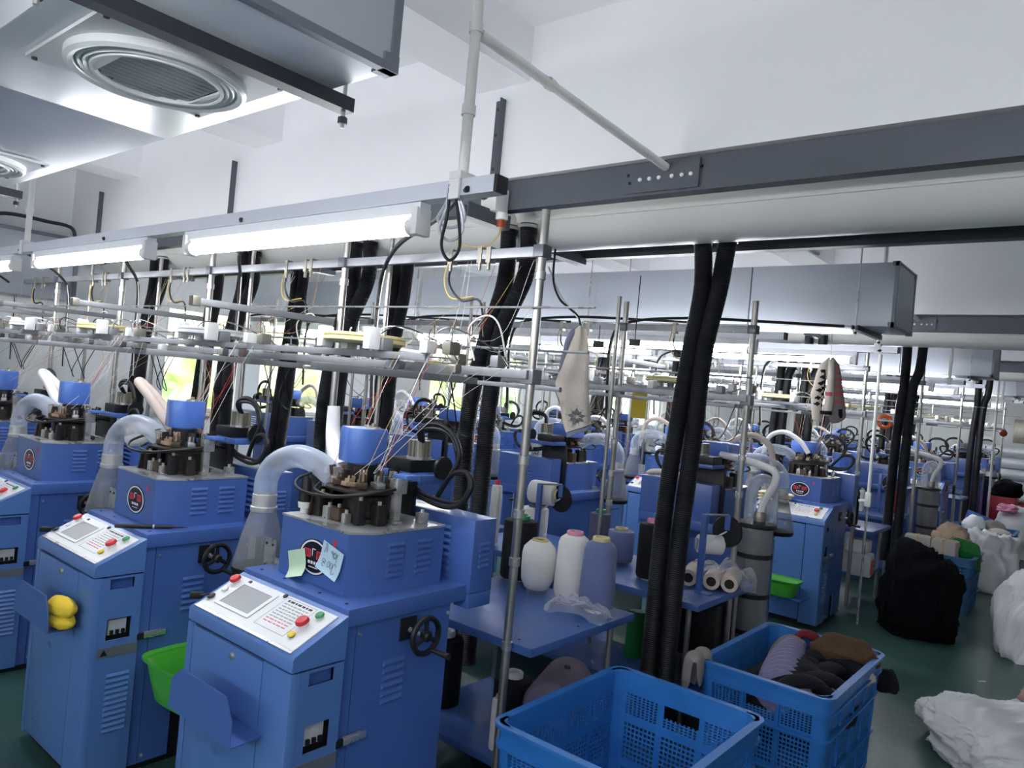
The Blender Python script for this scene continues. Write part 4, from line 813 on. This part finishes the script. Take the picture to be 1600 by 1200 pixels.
MB().lathe([(0, -.15), (.008, -.148), (.009, -.14), (.009, .0), (.0075, .002), (.0075, .06), (.004, .08), (.0015, .13), (0, .135)], (0, 0, 0), 14, axis='x').build('barrel', 'black', pn); MB().lathe([(.0092, -.005), (.0092, .002)], (0, 0, 0), 14, axis='x').build('ring', 'steel', pn)
def cloth(label, c, size, seed, m, name='cloth', cat='cloth', amp=.35, fr=1.8, sub=4, rz=0):
    bm = bmesh.new(); bmesh.ops.create_icosphere(bm, subdivisions=sub, radius=1)
    for v in bm.verts:
        d = v.co.normalized(); q = d*fr+Vector((seed*3.1, seed*1.7, 0)); h = noise.noise(q)+.5*(1-abs(noise.noise(q*2.1+Vector((0, 0, 9))))*2)*.6+.2*noise.noise(q*4.3)
        r = 1+amp*h; p = Vector((d.x*size[0]*r, d.y*size[1]*r, d.z*size[2]*r)); p.z = max(p.z, -size[2]*.72+.01*noise.noise(q*3)); v.co = p
    z0 = min(v.co.z for v in bm.verts)
    for v in bm.verts: v.co.z -= z0
    bm.verts.index_update(); mb = MB().add([v.co.copy() for v in bm.verts], [[v.index for v in f.verts] for f in bm.faces]); bm.free()
    o = mb.build(name, m, None, c, (0, 0, rz)); return tag(o, label, cat)
yc_ = thing('work_cloth', 'folded yellow work cloth lying in the second machine tray', 'cloth', (-3.135, 1.188, .607), .12)
for i, (dx, sx, sy, sz, z) in enumerate(((.0, .075, .036, .036, 0), (-.006, .082, .040, .040, .048))):
    o = cloth('', (dx, 0, z), (sx, sy, sz), 14+i, 'cloth_yellow', 'cloth_fold', '', .10, 1.3); o.parent = yc_
    del o['label'], o['category']
def basin(label, x, y, z, w, d, h, m, rz=0, flip=False, tilt=0):
    t = thing('plastic_basin', label, 'basin', (x, y, z), rz, 'green plastic basins'); n = 32
    def ring(s, zz): return [(w/2*s*math.copysign(abs(math.cos(a))**.45, math.cos(a)), d/2*s*math.copysign(abs(math.sin(a))**.45, math.sin(a)), zz) for a in [2*PI*i/n for i in range(n)]]
    pr = [(.72, 0), (.76, .01), (.9, h*.6), (.97, h*.95), (1.06, h), (1.06, h-.008), (.985, h-.01), (.955, h*.9), (.74, .016), (.70, .014)]
    vs = [p for s, zz in pr for p in ring(s, zz)]; k = len(pr)
    fs = [(i*n+j, i*n+(j+1) % n, (i+1)*n+(j+1) % n, (i+1)*n+j) for i in range(k-1) for j in range(n)]+[tuple(range(n)), tuple(range((k-1)*n, k*n))]
    MB().add(vs, fs).build('basin_shell', m, t)
    if flip: t.rotation_euler = (PI+tilt, .2, rz); 
    return t
basin('bright green basin hanging between the two nearest machines', -2.79, 1.58, .325, .42, .28, .17, 'green_tub', .1)
basin('green basin on the floor side of the third row console', -2.02, 6.05, .25, .30, .20, .13, 'green_tub', 0)
for n_, (x, y, z) in enumerate(((-2.0, 6.14, .25),)):
    pass
o = MB().box(-2.2, -1.84, 6.0, 6.2, .235, .25, bev=.003).build('basin_bracket', 'blue'); tag(o, 'thin blue shelf under the green basin at the third row', 'shelf')
o = MB().box(-2.86, -2.68, 1.52, 1.68, .308, .323, bev=.003); o.box(-2.8, -2.77, 1.58, 1.62, 0, .308); tag(o.build('basin_stand', 'blue'), 'small blue stand under the bright green basin', 'stand')

# ------------------------------------------------------------------ perforated crates and their contents
def crate(label, x0, x1, y0, y1, H, m, rz=0, fine=True, cat='crate'):
    W, D = x1-x0, y1-y0; t = thing('plastic_crate', label, 'crate', ((x0+x1)/2, (y0+y1)/2, 0), rz, 'blue perforated crates'); hw, hd = W/2, D/2
    tp = lambda z: .93+.07*z/H
    def wall(L, fmap, handle):
        nc = max(3, int(round(L/.2))); us = [-L/2+.045]; kind = ['s']
        ribs = [-L/2+.045+(L-.09)*i/nc for i in range(nc+1)]; us = [-L/2+.03]
        col = []
        for i in range(nc):
            a, b = ribs[i]+.012, ribs[i+1]-.012; us.append(a); col.append('s'); n = 8 if fine else 5; st = (b-a)/n
            for k in range(n): us += [a+st*(k+.64), a+st*(k+1)] ; col += ['h%d' % i, 's']
        us.append(L/2-.03); col.append('s')
        vs = [.02]; rw = []; z = .05
        tiers = [(.04, H*.33-.015), (H*.33+.015, H*.66-.015), (H*.66+.015, H-.085)]
        for ti, (a, b) in enumerate(tiers):
            vs.append(a); rw.append('s'); n = 8 if fine else 5; st = (b-a)/n
            for k in range(n): vs += [a+st*(k+.62), a+st*(k+1)]; rw += ['h%d.%d' % (ti, k), 's']
        vs.append(H-.005); rw.append('s')
        mid = nc//2; 
        def hole(i, j):
            if handle and rw[j][0] in 'hs' and vs[j] > H*.66+.05 and vs[j+1] < H-.07 and us[i] > ribs[mid]-(.0 if nc % 2 else .09) and us[i+1] < ribs[mid+1 if nc % 2 else mid]+(.0 if nc % 2 else .09): return True
            return col[i][0] == 'h' and rw[j][0] == 'h'
        w = MB().lattice(us, vs, hole, .004, fmap).build('perforated_wall', m, t, smooth=False)
        rb = MB()
        for r in ribs[1:-1]:
            for (a, b) in [(q[0]-.01, q[1]+.01) for q in tiers]:
                P = [fmap(r-.004, a, -.010), fmap(r+.004, a, -.010), fmap(r+.004, b, -.010), fmap(r-.004, b, -.010), fmap(r-.004, a, 0), fmap(r+.004, a, 0), fmap(r+.004, b, 0), fmap(r-.004, b, 0)]
                rb.add(P, [(0, 1, 2, 3), (0, 1, 5, 4), (1, 2, 6, 5), (2, 3, 7, 6), (3, 0, 4, 7)])
        rb.build('wall_ribs', m, w, kind='stuff')
    wall(W, lambda u, v, w: (u*tp(v), -(hd*tp(v)-.012-w), v), True); wall(W, lambda u, v, w: (u*tp(v), hd*tp(v)-.012-w, v), True)
    wall(D, lambda u, v, w: (-(hw*tp(v)-.012-w), u*tp(v), v), False); wall(D, lambda u, v, w: (hw*tp(v)-.012-w, u*tp(v), v), False)
    for sx in (-1, 1):
        for sy in (-1, 1):
            c = MB(); n = 6; R = .04; vs = []
            for z in (0, H):
                k = tp(z)
                for q in [(hw-.06, hd)]+[(hw-R+R*math.cos(a), hd-R+R*math.sin(a)) for a in [math.radians(90-90*i/n) for i in range(n+1)]]+[(hw, hd-.06), (hw-.012, hd-.06), (hw-.03, hd-.03), (hw-.06, hd-.012)]: vs.append((sx*q[0]*k, sy*q[1]*k, z))
            N = len(vs)//2; c.add(vs, [(i, (i+1) % N, N+(i+1) % N, N+i) for i in range(N)]+[tuple(range(N)), tuple(range(N, 2*N))]); c.build('corner_post', m, t)
    def band(name, z0, z1, out, inn, rim=False):
        n = 6; R = .045; k = tp((z0+z1)/2)
        def loop(o):
            pts = []
            for sx, sy, a0 in ((1, 1, 0), (-1, 1, 90), (-1, -1, 180), (1, -1, 270)):
                for i in range(n+1):
                    a = math.radians(a0+90*i/n); pts.append((sx*(hw-R)*k+(R+o)*math.cos(a), sy*(hd-R)*k+(R+o)*math.sin(a)))
            return pts
        o, i_ = loop(out), loop(inn); N = len(o)
        vs = [(x, y, z0) for x, y in o]+[(x, y, z1) for x, y in o]+[(x, y, z1) for x, y in i_]+[(x, y, z0) for x, y in i_]
        MB().add(vs, [(q*N+i, q*N+(i+1) % N, ((q+1) % 4)*N+(i+1) % N, ((q+1) % 4)*N+i) for q in range(4) for i in range(N)]).build(name, m, t)
    band('rim', H-.012, H, .018, -.014); band('rim_skirt', H-.075, H-.012, .004, -.004); band('rim_lip', H-.082, H-.072, .014, -.002)
    for z in (H*.33, H*.66): band('hoop', z-.005, z+.005, .010, -.004)
    bx('base', m, -hw*.92, hw*.92, -hd*.92, hd*.92, .005, .018, t)
    return t
crate('empty blue perforated crate in the foreground', -1.60, -.97, 2.02, 2.84, .55, 'crate')
crate('blue perforated crate filled with dark and mauve socks', -1.41, -.845, 3.24, 4.12, .55, 'crate', .0)
crate('blue crate behind the black heap, white packs and a green basin in it', -1.59, -.965, 7.95, 8.60, .52, 'crate_dull', .0, False)
crate('farthest blue crate, heaped with white and grey cloth', -1.57, -.93, 10.8, 11.5, .47, 'crate_dull', .0, False)
def sock(label, pts, w, th, m, cuff=None, group='socks in the sock crate', name='sock', up=None):
    c = catmull(pts, 6); n = len(c); p0 = Vector(pts[0])
    R = [w*(.35+.65*min(1, (i/(n-1))/.12))*(.55+.45*min(1, (1-i/(n-1))/.06)) for i in range(n)]
    t = thing(name, label, 'sock', pts[0], 0, group)
    MB().tube([q-p0 for q in c], R, 14, flat=(th/w, 1), up=up).build('sock_body', m, t)
    if cuff:
        k = n-4; MB().tube([q-p0 for q in c[k:]], [r*1.04 for r in R[k:]], 14, flat=(th/w*1.1, 1), up=up).build('cuff', cuff, t)
    return t
# the fan of folded mauve socks
for i in range(11):
    f = i/10; x = -1.24+.10*f; y = 3.93-.42*f; z = .50-.035*f+.02*math.sin(PI*f); a = 1.05-.5*f
    d = Vector((math.cos(a), math.sin(a), 0))*.07
    sock('mauve grey sock folded in the fanned stack, %s from its far end' % ['first', 'second', 'third', 'fourth', 'fifth', 'sixth', 'seventh', 'eighth', 'ninth', 'tenth', 'eleventh'][i], [(x-d.x, y-d.y, z-.10), (x-d.x*.8, y-d.y*.8, z-.02), (x, y, z+.012), (x+d.x*.8, y+d.y*.8, z-.01), (x+d.x, y+d.y, z-.09)], .045, .024, 'sock_mauve', None, 'fanned stack of mauve socks', up=(-math.sin(a), math.cos(a), 0))
rd = random.Random(11)
cloth('dark knitted heap filling the sock crate under the loose socks', (-1.12, 3.70, .19), (.25, .36, .19), 6, 'sock_dark', 'fabric_heap', 'heap', .16)
spots = [(-1.08, 3.95, 'near its far wall'), (-1.0, 3.80, 'right of the fanned stack'), (-.98, 3.62, 'at the right wall'), (-1.06, 3.66, 'in the middle'), (-1.02, 3.48, 'towards the near right corner'), (-1.12, 3.82, 'against the fanned stack'), (-.96, 3.93, 'beside the brown cloth'), (-1.05, 3.55, 'below the mauve sock end')]
for i, (x, y, w) in enumerate(spots):
    a = rd.uniform(-.4, 1.4); L = .13; d = Vector((math.cos(a), math.sin(a), 0))*L; z = .47+rd.uniform(-.01, .03)
    sock('black navy sock lying in the sock crate %s' % w, [(x-d.x, y-d.y, z-.05), (x-d.x*.4, y-d.y*.4, z+.01), (x+d.x*.3, y+d.y*.3, z+.015), (x+d.x, y+d.y, z-.04)], .05, .028, 'sock_dark', 'sock_cream' if i % 3 == 0 else None, 'dark socks in the sock crate')
sock('mauve sock end on top of the dark socks near the right rim', [(-1.10, 3.44, .44), (-1.05, 3.46, .47), (-.99, 3.49, .465)], .045, .025, 'sock_mauve')
sock('pale mauve sock flat at the left inside the crate', [(-1.30, 3.62, .42), (-1.24, 3.60, .445), (-1.16, 3.56, .44)], .04, .02, 'sock_mauve'); sock('crumpled mauve sock low at the near left of the crate', [(-1.33, 3.50, .38), (-1.25, 3.44, .41), (-1.14, 3.40, .40), (-1.06, 3.36, .38)], .05, .03, 'sock_mauve')
sock('taupe grey sock standing at the far left inside the crate', [(-1.33, 3.93, .36), (-1.31, 3.96, .46), (-1.26, 3.99, .52), (-1.18, 4.0, .50)], .05, .03, 'sock_taupe')
sock('maroon sock cuff at the far wall of the crate', [(-1.24, 4.02, .53), (-1.20, 4.03, .565), (-1.13, 4.04, .555)], .035, .02, 'maroon'); bpy.context.view_layer.update()
cloth('brown knitted cloth over the far right corner of the sock crate', (-1.0, 4.0, .45), (.15, .10, .09), 8, 'sock_brown', 'cloth', 'cloth', .25)
cloth('dark cloth corner sticking out behind the sock crate', (-.83, 4.19, .34), (.05, .045, .06), 9, 'sock_dark', 'cloth', 'cloth', .3)
for i, y in enumerate((3.19, 3.27)): sock('taupe sock folded over the left rim of the sock crate, %s one' % ['nearer', 'farther'][i], [(-1.388, y+.02, .44), (-1.39, y+.01, .545), (-1.41, y, .568), (-1.438, y-.01, .545), (-1.447, y-.01, .42)], .036, .010, 'sock_taupe', None, 'socks hung over the rim')
tag(MB().lathe([(.05, 0), (.052, .09), (.055, .095), (.055, .13), (0, .13)], (-1.83, 3.85, .18), 20).build('lidded_jar', 'fin'), 'small grey lidded jar beside the blue ball of yarn', 'jar')
tag(blob(3, .065, (1, 1, 1.15), 3, .06).build('yarn_ball', 'cone_blue', None, (-1.70, 3.86, .26)), 'round blue grey yarn package low beside the tall hoses', 'yarn')

# ------------------------------------------------------------------ hanging sample socks
def loft(name, rows, sc, th, mats, parent, org, matfn=None, N=40, K=24, dw=0, bulge=None):
    """rows of (left, right) outline points in metres*1/sc in the hanging plane; th: half thickness"""
    def cv(p): dx, dy = (p[0]-org[0])*sc, (p[1]-org[1])*sc; return (dx*.995+dy*.09, .09*dx-.996*dy)
    k = len(rows)-1; vs = []; info = []
    for i in range(N+1):
        f = i/N*k; a = min(int(f), k-1); f -= a; (l0, r0), (l1, r1) = rows[a], rows[a+1]
        s = f
        L = (l0[0]+(l1[0]-l0[0])*s, l0[1]+(l1[1]-l0[1])*s); R = (r0[0]+(r1[0]-r0[0])*s, r0[1]+(r1[1]-r0[1])*s)
        l, r = cv(L), cv(R); t_ = th*min(1, .25+2.4*min(i/N, 1-i/N*.75))
        for j in range(K):
            q = 2*PI*j/K; c, sn = math.cos(q), math.sin(q); u = .5+.5*c
            fold = .22*th*math.sin(u*9+i*.12) if bulge else 0
            vs.append((l[0]+(r[0]-l[0])*u, dw-sn*t_+(fold if sn > 0 else 0), l[1]+(r[1]-l[1])*u)); info.append((L[0]+(R[0]-L[0])*u, L[1]+(R[1]-L[1])*u, sn))
    mb = MB(); fs = []; ms = []
    for i in range(N):
        for j in range(K):
            q = (i*K+j, i*K+(j+1) % K, (i+1)*K+(j+1) % K, (i+1)*K+j); fs.append(q)
            ms.append(matfn(sum(info[x][0] for x in q)/4, sum(info[x][1] for x in q)/4, info[q[0]][2]) if matfn else 0)
    mb.v = vs; mb.f = fs+[tuple(range(K)), tuple(range(N*K, N*K+K))]; mb.m = ms+[ms[0], ms[-1]]
    return mb.build(name, mats, parent), cv
hs = thing('hanging_sock', 'cream sample sock with a grey snowflake hanging beside the steel pole', 'sock', (-2.275, 3.3, 2.065), math.radians(39.4)); sc = .0006; og = (292, 112)
rows = [((278, 112), (300, 112)), ((235, 150), (345, 160)), ((200, 250), (362, 250)), ((165, 350), (370, 340)), ((125, 450), (370, 440)), ((92, 540), (366, 520)), ((66, 620), (364, 600)), ((72, 700), (364, 680)), ((98, 770), (368, 750)), ((112, 860), (376, 830)), ((130, 980), (382, 910)), ((158, 1065), (386, 990))]
_, cv = loft('sock_body', rows, sc, .028, 'sock_cream', hs, og, bulge=True)
loft('hem', [((157, 1062), (387, 986)), ((163, 1090), (389, 1012)), ((168, 1113), (390, 1036))], sc, .022, 'sock_grey', hs, og, N=8)
loft('grey_side', [((268, 113), (290, 115)), ((212, 142), (275, 150)), ((182, 182), (250, 200)), ((152, 252), (220, 260)), ((128, 342), (185, 350)), ((108, 450), (150, 455)), ((90, 525), (120, 530))], sc, .018, 'sock_grey', hs, og, dw=.012)
pr = MB(); fc = cv((250, 925))
for i in range(9):
    a = 2*PI*i/9+.2; L = (.05 if i % 2 == 0 else .04); w = .010
    for (r0, r1, ww) in ((.008, L, w), (L+.003, L+.010, .003)):
        P = [(r0, 0), ((r0+r1)/2, ww), (r1, 0), ((r0+r1)/2, -ww)]
        q = [(fc[0]+x*math.cos(a)-y*math.sin(a), -.0305+.0*x, fc[1]+x*math.sin(a)+y*math.cos(a)) for x, y in P]; pr.add(q+[(x, y+.006, z) for x, y, z in q], [(0, 1, 2, 3), (0, 1, 5, 4), (1, 2, 6, 5), (2, 3, 7, 6), (3, 0, 4, 7)])
pr.build('snowflake_print', 'print_sock', hs, kind='stuff')
MB().tube(catmull([(-.0, 0, .0), (-.02, 0, .05), (-.07, .0, .09), (-.13, .0, .14), (-.17, 0, .25), (-.17, .0, .48)], 6), .006, 8).build('hanging_cord', 'rubber', hs)
MB().tube(catmull([(-.012, 0, .03), (-.06, 0, .09), (-.12, .0, .15), (-.2, 0, .3)], 6), .004, 6).build('pale_wire', 'thread_white', hs)
h2 = thing('hanging_socks', 'pair of patterned sample socks with black zigzags and red stripes hanging by the second aisle', 'sock', (-1.655, 5.6, 2.13), math.radians(39.4)); sc = .00054; og = (420, 170)
zz = [(290, 440), (262, 525), (242, 615), (222, 715), (212, 795)]
def m_l(x, y, s):
    if s <= 0: return 0
    if any(abs(x-a)/48+abs(y-b)/30 < 1 for a, b in zz) or (268 < x < 330 and 340 < y < 870 and (int(y/38) % 2 or x > 305)): return 1
    return 0
loft('sock_left', [((385, 170), (415, 175)), ((275, 265), (400, 255)), ((222, 400), (372, 400)), ((182, 560), (345, 560)), ((147, 650), (325, 650)), ((160, 830), (295, 830)), ((165, 1000), (302, 985)), ((200, 1035), (290, 1042))], sc, .03, ['sock_cream', 'sock_dark'], h2, og, m_l, 90, 64)
def m_r(x, y, s): return 1 if s > 0 and x > 440 and any(a < y < b for a, b in ((283, 322), (368, 412), (452, 502), (542, 592), (640, 692), (742, 792))) and x > 470-(y-285)*.1 else (2 if s > 0 and x > 500 and 870 < y < 985 and x < 545 and y < 1000 else 0)
loft('sock_right', [((425, 170), (462, 178)), ((395, 260), (525, 260)), ((390, 400), (552, 400)), ((400, 600), (577, 600)), ((410, 780), (600, 780)), ((395, 950), (622, 950)), ((400, 1040), (600, 1000)), ((430, 1060), (520, 1046))], sc, .032, ['sock_taupe', 'sock_red', 'sock_dark'], h2, og, m_r, 90, 48)
loft('cuff_fold', [((362, 215), (440, 200)), ((352, 400), (440, 400)), ((332, 650), (432, 650)), ((296, 885), (406, 892))], sc, .022, ['sock_cream', 'sock_red'], h2, og, lambda x, y, s: 1 if 640 < y < 695 and x < 395 else 0, 40, 24, dw=-.03)
loft('cuff_opening', [((244, 885), (406, 895)), ((250, 930), (400, 945))], sc, .028, 'sock_dark', h2, og, N=6, dw=-.03)
MB().tube([(0, 0, 0), (.0, .01, .12), (.0, .03, .30)], .0025, 6).build('hanging_wire', 'steel', h2)

# ------------------------------------------------------------------ sacks and cloth in the aisle
def sack(label, c, size, seed, m, rz=0, amp=.16, sub=5, name='sack', dirs=(0, 0, 1), cat='sack'):
    bm = bmesh.new(); bmesh.ops.create_icosphere(bm, subdivisions=sub, radius=1); dv = Vector(dirs).normalized()
    for v in bm.verts:
        d = v.co.normalized(); off = Vector((seed*2.3, seed*1.1, seed)); 
        q = d*1.3+off; w = Vector((noise.noise(d*1.5+off), noise.noise(d*1.5+off+Vector((7, 0, 0))), 0))*.6
        # long creases: ridges squeezed across, stretched along dv
        s = d-dv*d.dot(dv)*.86+w*.22; cr = max(0, 1-abs(noise.noise(s*2.1+off))*5.5)**1.5; cr2 = max(0, 1-abs(noise.noise(s*4.2+off*2))*5)**1.5
        r = 1+amp*(.8*noise.noise(q)+.35*noise.noise(d*2.4+off)+.34*cr+.17*cr2); p = Vector((math.copysign(abs(d.x)**.85, d.x)*size[0]*r, math.copysign(abs(d.y)**.85, d.y)*size[1]*r, math.copysign(abs(d.z)**.8, d.z)*size[2]*r))
        if p.z < -size[2]*.62: k = (-size[2]*.62-p.z)/size[2]; p.z = -size[2]*.62; p.x *= 1+.25*k; p.y *= 1+.25*k
        v.co = p
    z0 = min(v.co.z for v in bm.verts)
    for v in bm.verts: v.co.z -= z0
    bm.verts.index_update(); mb = MB().add([v.co.copy() for v in bm.verts], [[v.index for v in f.verts] for f in bm.faces]); bm.free()
    return tag(mb.build(name, m, None, c, (0, 0, rz), smooth=2), label, cat)
sack('crumpled white woven sack lying on the floor at the lower right', (-.38, 4.70, .001), (.31, .40, .15), 2, 'sack_white', .35, .34, 6, dirs=(.8, .5, .1))
sack('full white woven sack standing at the right edge of the aisle', (-.36, 7.08, .001), (.31, .34, .40), 5, 'sack_white', .2, .22, 6, dirs=(.3, 0, 1))
sack('big black cloth heap standing in front of the blue crate', (-1.20, 6.92, .001), (.27, .29, .455), 7, 'sack_black', .4, .26, 5, 'cloth_heap', (.7, .3, .3), 'heap')
sack('white plastic sack slumped between the two far crates', (-1.06, 9.75, .001), (.27, .40, .36), 8, 'sack_white', .2, .42, 5, dirs=(.2, .1, 1))
sack('white cloth pile beyond the farthest crate', (-1.02, 12.75, .001), (.30, .5, .40), 12, 'sack_white', 0, .3, 4, 'cloth_pile', (1, 0, .3), 'cloth')
cloth('pink cloth lying on the white cloth pile', (-1.15, 12.4, .60), (.12, .12, .06), 3, 'pink')
cloth('pinkish tan cloth bundle at the frame edge on the floor', (-.27, 5.75, .001), (.09, .1, .09), 7, 'knit_pink', 'cloth', 'cloth', .5)
# contents of the far crates
for i, (x, w) in enumerate(((-1.45, .23), (-1.215, .22))):
    t = thing('foam_pack', 'grey white foam pack tied with cord in the crate behind the black heap, %s one' % ['left', 'right'][i], 'pack', (x, 8.13, .45), .12-.2*i, 'foam packs in the crate')
    MB().box(-w/2, w/2, -.1, .1, 0, .19, bev=.035).build('pack_body', 'brick_pack', t); MB().box(-.006, .006, -.103, .103, -.002, .193, bev=.002).build('cord', 'thread_tan', t)
cloth('tan cloth draped behind the foam packs', (-1.22, 8.45, .44), (.16, .14, .17), 5, 'cloth_tan')
basin('dark green basin turned over in the crate behind the black heap', -1.055, 8.22, .60, .32, .24, .15, 'green_dark', .35, True, .55)
for i, (x, y, s, m, l) in enumerate(((-1.36, 11.1, (.13, .15, .13), 'roll_white', 'white bundle'), (-1.18, 11.2, (.14, .13, .10), 'sock_taupe', 'taupe bundle'), (-1.08, 10.98, (.14, .1, .06), 'brick_pack', 'off white bundle'))): cloth(l+' of cloth in the farthest crate', (x, y, .40), s, 30+i, m, 'cloth', 'cloth', .25, 1.8, 3)
tag(MB().box(-.17, .17, -.006, .006, 0, .28, bev=.003).build('blue_sheet', 'blue', None, (-1.38, 11.36, .36), (-.5, .3, .2)), 'blue plastic sheet standing in the farthest crate', 'sheet')
# lower tier of the third row table
for i, (x, y, z, m, l) in enumerate(((-1.90, 7.5, .28, 'brick_pack', 'off white carton at the left on the two-tier table'), (-1.76, 7.42, .28, 'roll_white', 'white carton with an orange side on the two-tier table'))):
    o = thing('carton', l, 'box', (x, y, z), .1, 'cartons on the two-tier table'); MB().box(-.085, .085, -.1, .1, 0, .20, bev=.012).build('carton_body', m, o)
    if i: MB().box(.085, .088, -.09, .09, .02, .15).build('orange_side', 'orange', o)
o = MB().box(-.10, .09, -.08, .08, 0, .12, bev=.02); tag(o.build('plastic_tub', 'white_plastic', None, (-1.80, 7.45, .481)), 'grey white plastic tub on top of the cartons', 'tub')
tag(MB().box(-2.1, -1.86, 7.02, 7.28, .55, .556).build('yellow_card', 'orange'), 'yellow orange card under the upper tier beside the third row', 'card')
# folded socks on the third row console and the drive box
for i in range(3): sock('beige folded sock on the third row console, %s' % ['bottom one', 'middle one', 'top one'][i], [(-2.36, 6.30, .955+.026*i), (-2.25, 6.31, .965+.026*i), (-2.11+.02*i, 6.33, .962+.026*i)], .05, .015, 'sock_beige', None, 'beige socks on the console')
sock('cream sock lying on the second row drive box', [(-2.40, 4.40, 1.225), (-2.3, 4.42, 1.24), (-2.12, 4.40, 1.232)], .04, .02, 'sock_cream', None, 'loose socks')
# cards and ring on the frames
tag(MB().box(-.05, .05, -.002, .002, -.22, 0).build('yellow_card', 'yellow', None, (-2.56, 4.5, 1.79), (0, 0, .5)), 'yellow card hanging from the second row frame beside the cream sock', 'card')
tag(MB().box(-.11, .11, -.02, .02, 0, .03, bev=.004).build('yellow_bar', 'yellow_disc', None, (-2.0, 7.05, 1.80)), 'yellow bar on the third row frame left of the striped socks', 'bar')
o = MB().torus((0, 0, 0), .065, .02, 'y'); tag(o.build('orange_ring', 'orange', None, (-2.03, 9.0, 1.70), (0, 0, .5)), 'orange ring hanging on the fourth row frame', 'ring')
# ------------------------------------------------------------------ far end of the hall
for i in range(5):
    t = thing('fabric_roll', 'long white fabric roll in the far stack, %s from the floor' % ORD[i], 'roll', (-.7, 18.2, .42+.22*i), 0, 'white fabric rolls stacked at the far end')
    m = MB(); m.lathe([(0, -1.55), (.10, -1.55), (.118, -1.5), (.116, -.4), (.119, .6), (.118, 1.5), (.10, 1.55), (0, 1.55)], (0, 0, 0), 20, axis='x'); m.v = [(x, y*2.2, z+.012*math.sin(x*5+i)) for x, y, z in m.v]; m.build('winding', 'roll_white', t)
bx_ = MB().box(-2.2, .8, 17.95, 18.45, .0, .30, bev=.02); tag(bx_.build('red_pallet_box', 'red_bin'), 'long red box under the white fabric rolls', 'box')
tag(MB().box(-1.72, -1.30, 15.25, 15.65, 0, .60, bev=.02).build('red_bin', 'red_bin'), 'red bin under the black bag at the far row end', 'bin')
sack('black bag lying on the red bin at the far row end', (-1.46, 15.45, .60), (.22, .2, .17), 31, 'sack_black', .2, .25, 4, 'black_bag', (1, 0, 0), 'bag')
nb = thing('notice_board', 'grey notice board with a red sheet on the far wall', 'board', (-1.62, YF-.03, 1.75), 0); MB().box(-.28, .28, 0, .03, -.27, .27, bev=.006).build('board', 'fin', nb); MB().box(-.02, .2, -.004, 0, -.12, .12).build('red_sheet', 'dark_red_print', nb)
for i in range(3): tag(MB().box(-.2, .2, -.2, .2, 0, .2, bev=.01).build('white_box', 'white_plastic', None, (-2.75, 19.6, .95+.21*i)), 'white box stacked by the far wall, %s' % ['bottom one', 'middle one', 'top one'][i], 'box', 'white boxes at the far wall')
tag(MB().box(-3.1, -2.4, 19.3, 20.0, 0, .95, bev=.01).build('white_counter', 'white_plastic'), 'white counter under the stacked white boxes at the far wall', 'counter')
for i, (x, y, a) in enumerate(((-.75, 8.2, .2), (-.62, 6.05, .9), (-.75, 5.35, 1.9))): tag(MB().box(-.03, .03, -.006, .006, 0, .002).build('paper_scrap', ['black', 'white_plastic', 'white_plastic'][i], None, (x, y, .001), (0, 0, a)), ['dark scrap on the floor near the far crate', 'white scrap on the floor near the standing white sack', 'white scrap on the floor beside the lying white sack'][i], 'scrap')

# ------------------------------------------------------------------ fittings at the near rail end
jb = thing('junction_box', 'white junction box with a black plug and cable at the near rail end', 'box', (-2.43, 2.68, 2.60)); MB().box(-.05, .05, -.03, .065, -.06, .06, bev=.008).build('box_body', 'white_plastic', jb)
MB().lathe([(0, -.075), (.024, -.07), (.028, -.04), (.022, -.03)], (-.02, 0, .02), 16, axis='y').build('plug', 'black', jb); MB().tube(catmull([(-.02, -.07, .02), (-.06, -.3, -.06), (-.13, -.62, -.16), (-.20, -.72, -.24)], 7), .009, 8).build('cable', 'rubber', jb)
se = thing('sensor', 'copper collared sensor hanging under the grey channel with a yellow wire', 'sensor', (-2.36, 2.68, 2.53)); MB().lathe([(0, 0), (.03, 0), (.03, -.03), (.02, -.035)], (0, 0, 0), 16).build('cap', 'white_plastic', se); MB().lathe([(.02, -.03), (.022, -.032), (.022, -.07), (0, -.07)], (0, 0, 0), 14).build('collar', 'copper', se)
MB().tube(catmull([(0, 0, -.07), (-.01, -.01, -.12), (-.08, -.02, -.16), (-.2, -.03, -.15), (-.3, -.02, -.11)], 6), .0035, 6).build('yellow_wire', 'thread_tan', se)
cb = thing('cable_loops', 'grey cable loops hanging from the lamp rail end clamp', 'cable', (-1.60, 1.57, 2.29))
for q, (w, h) in enumerate(((.05, .16), (.035, .22), (.06, .12))): MB().tube(catmull([(0, 0, 0), (-w*.3, .01, -h*.4), (-w, .02, -h*.8), (-w*.4, .04, -h), (w*.4, .05, -h*.8), (w*.3, .03, -h*.3), (.01, .01, .0)], 6), .005, 8).build('cable_loop', ['rail', 'rubber', 'rail'][q], cb)
for i, (x, y, z, l) in enumerate(((-2.62, 4.02, 2.03, 'small black adapter box hanging left of the cream sock'), (-2.38, 4.06, 2.05, 'small black adapter box hanging just right of the cream sock'), (-3.80, 4.1, 2.03, 'grey adapter box on the frame behind the steel pole'))):
    a = thing('adapter_box', l, 'box', (x, y, z), .5, 'adapter boxes on wires'); MB().box(-.035, .035, -.02, .02, -.02, .02, bev=.005).build('box_body', 'black' if i < 2 else 'fin', a); MB().cyl((0, 0, .02), (0, 0, .42 if i == 1 else .12), .003, n=6).build('wire', 'rubber', a)

tag(MB().box(-2.0, -1.68, 4.02, 4.22, .181, .58, bev=.01).build('black_box', 'black'), 'added black box darkening the lower shelf under the bag of rolls', 'box')  # black box added to deepen the dark under the table
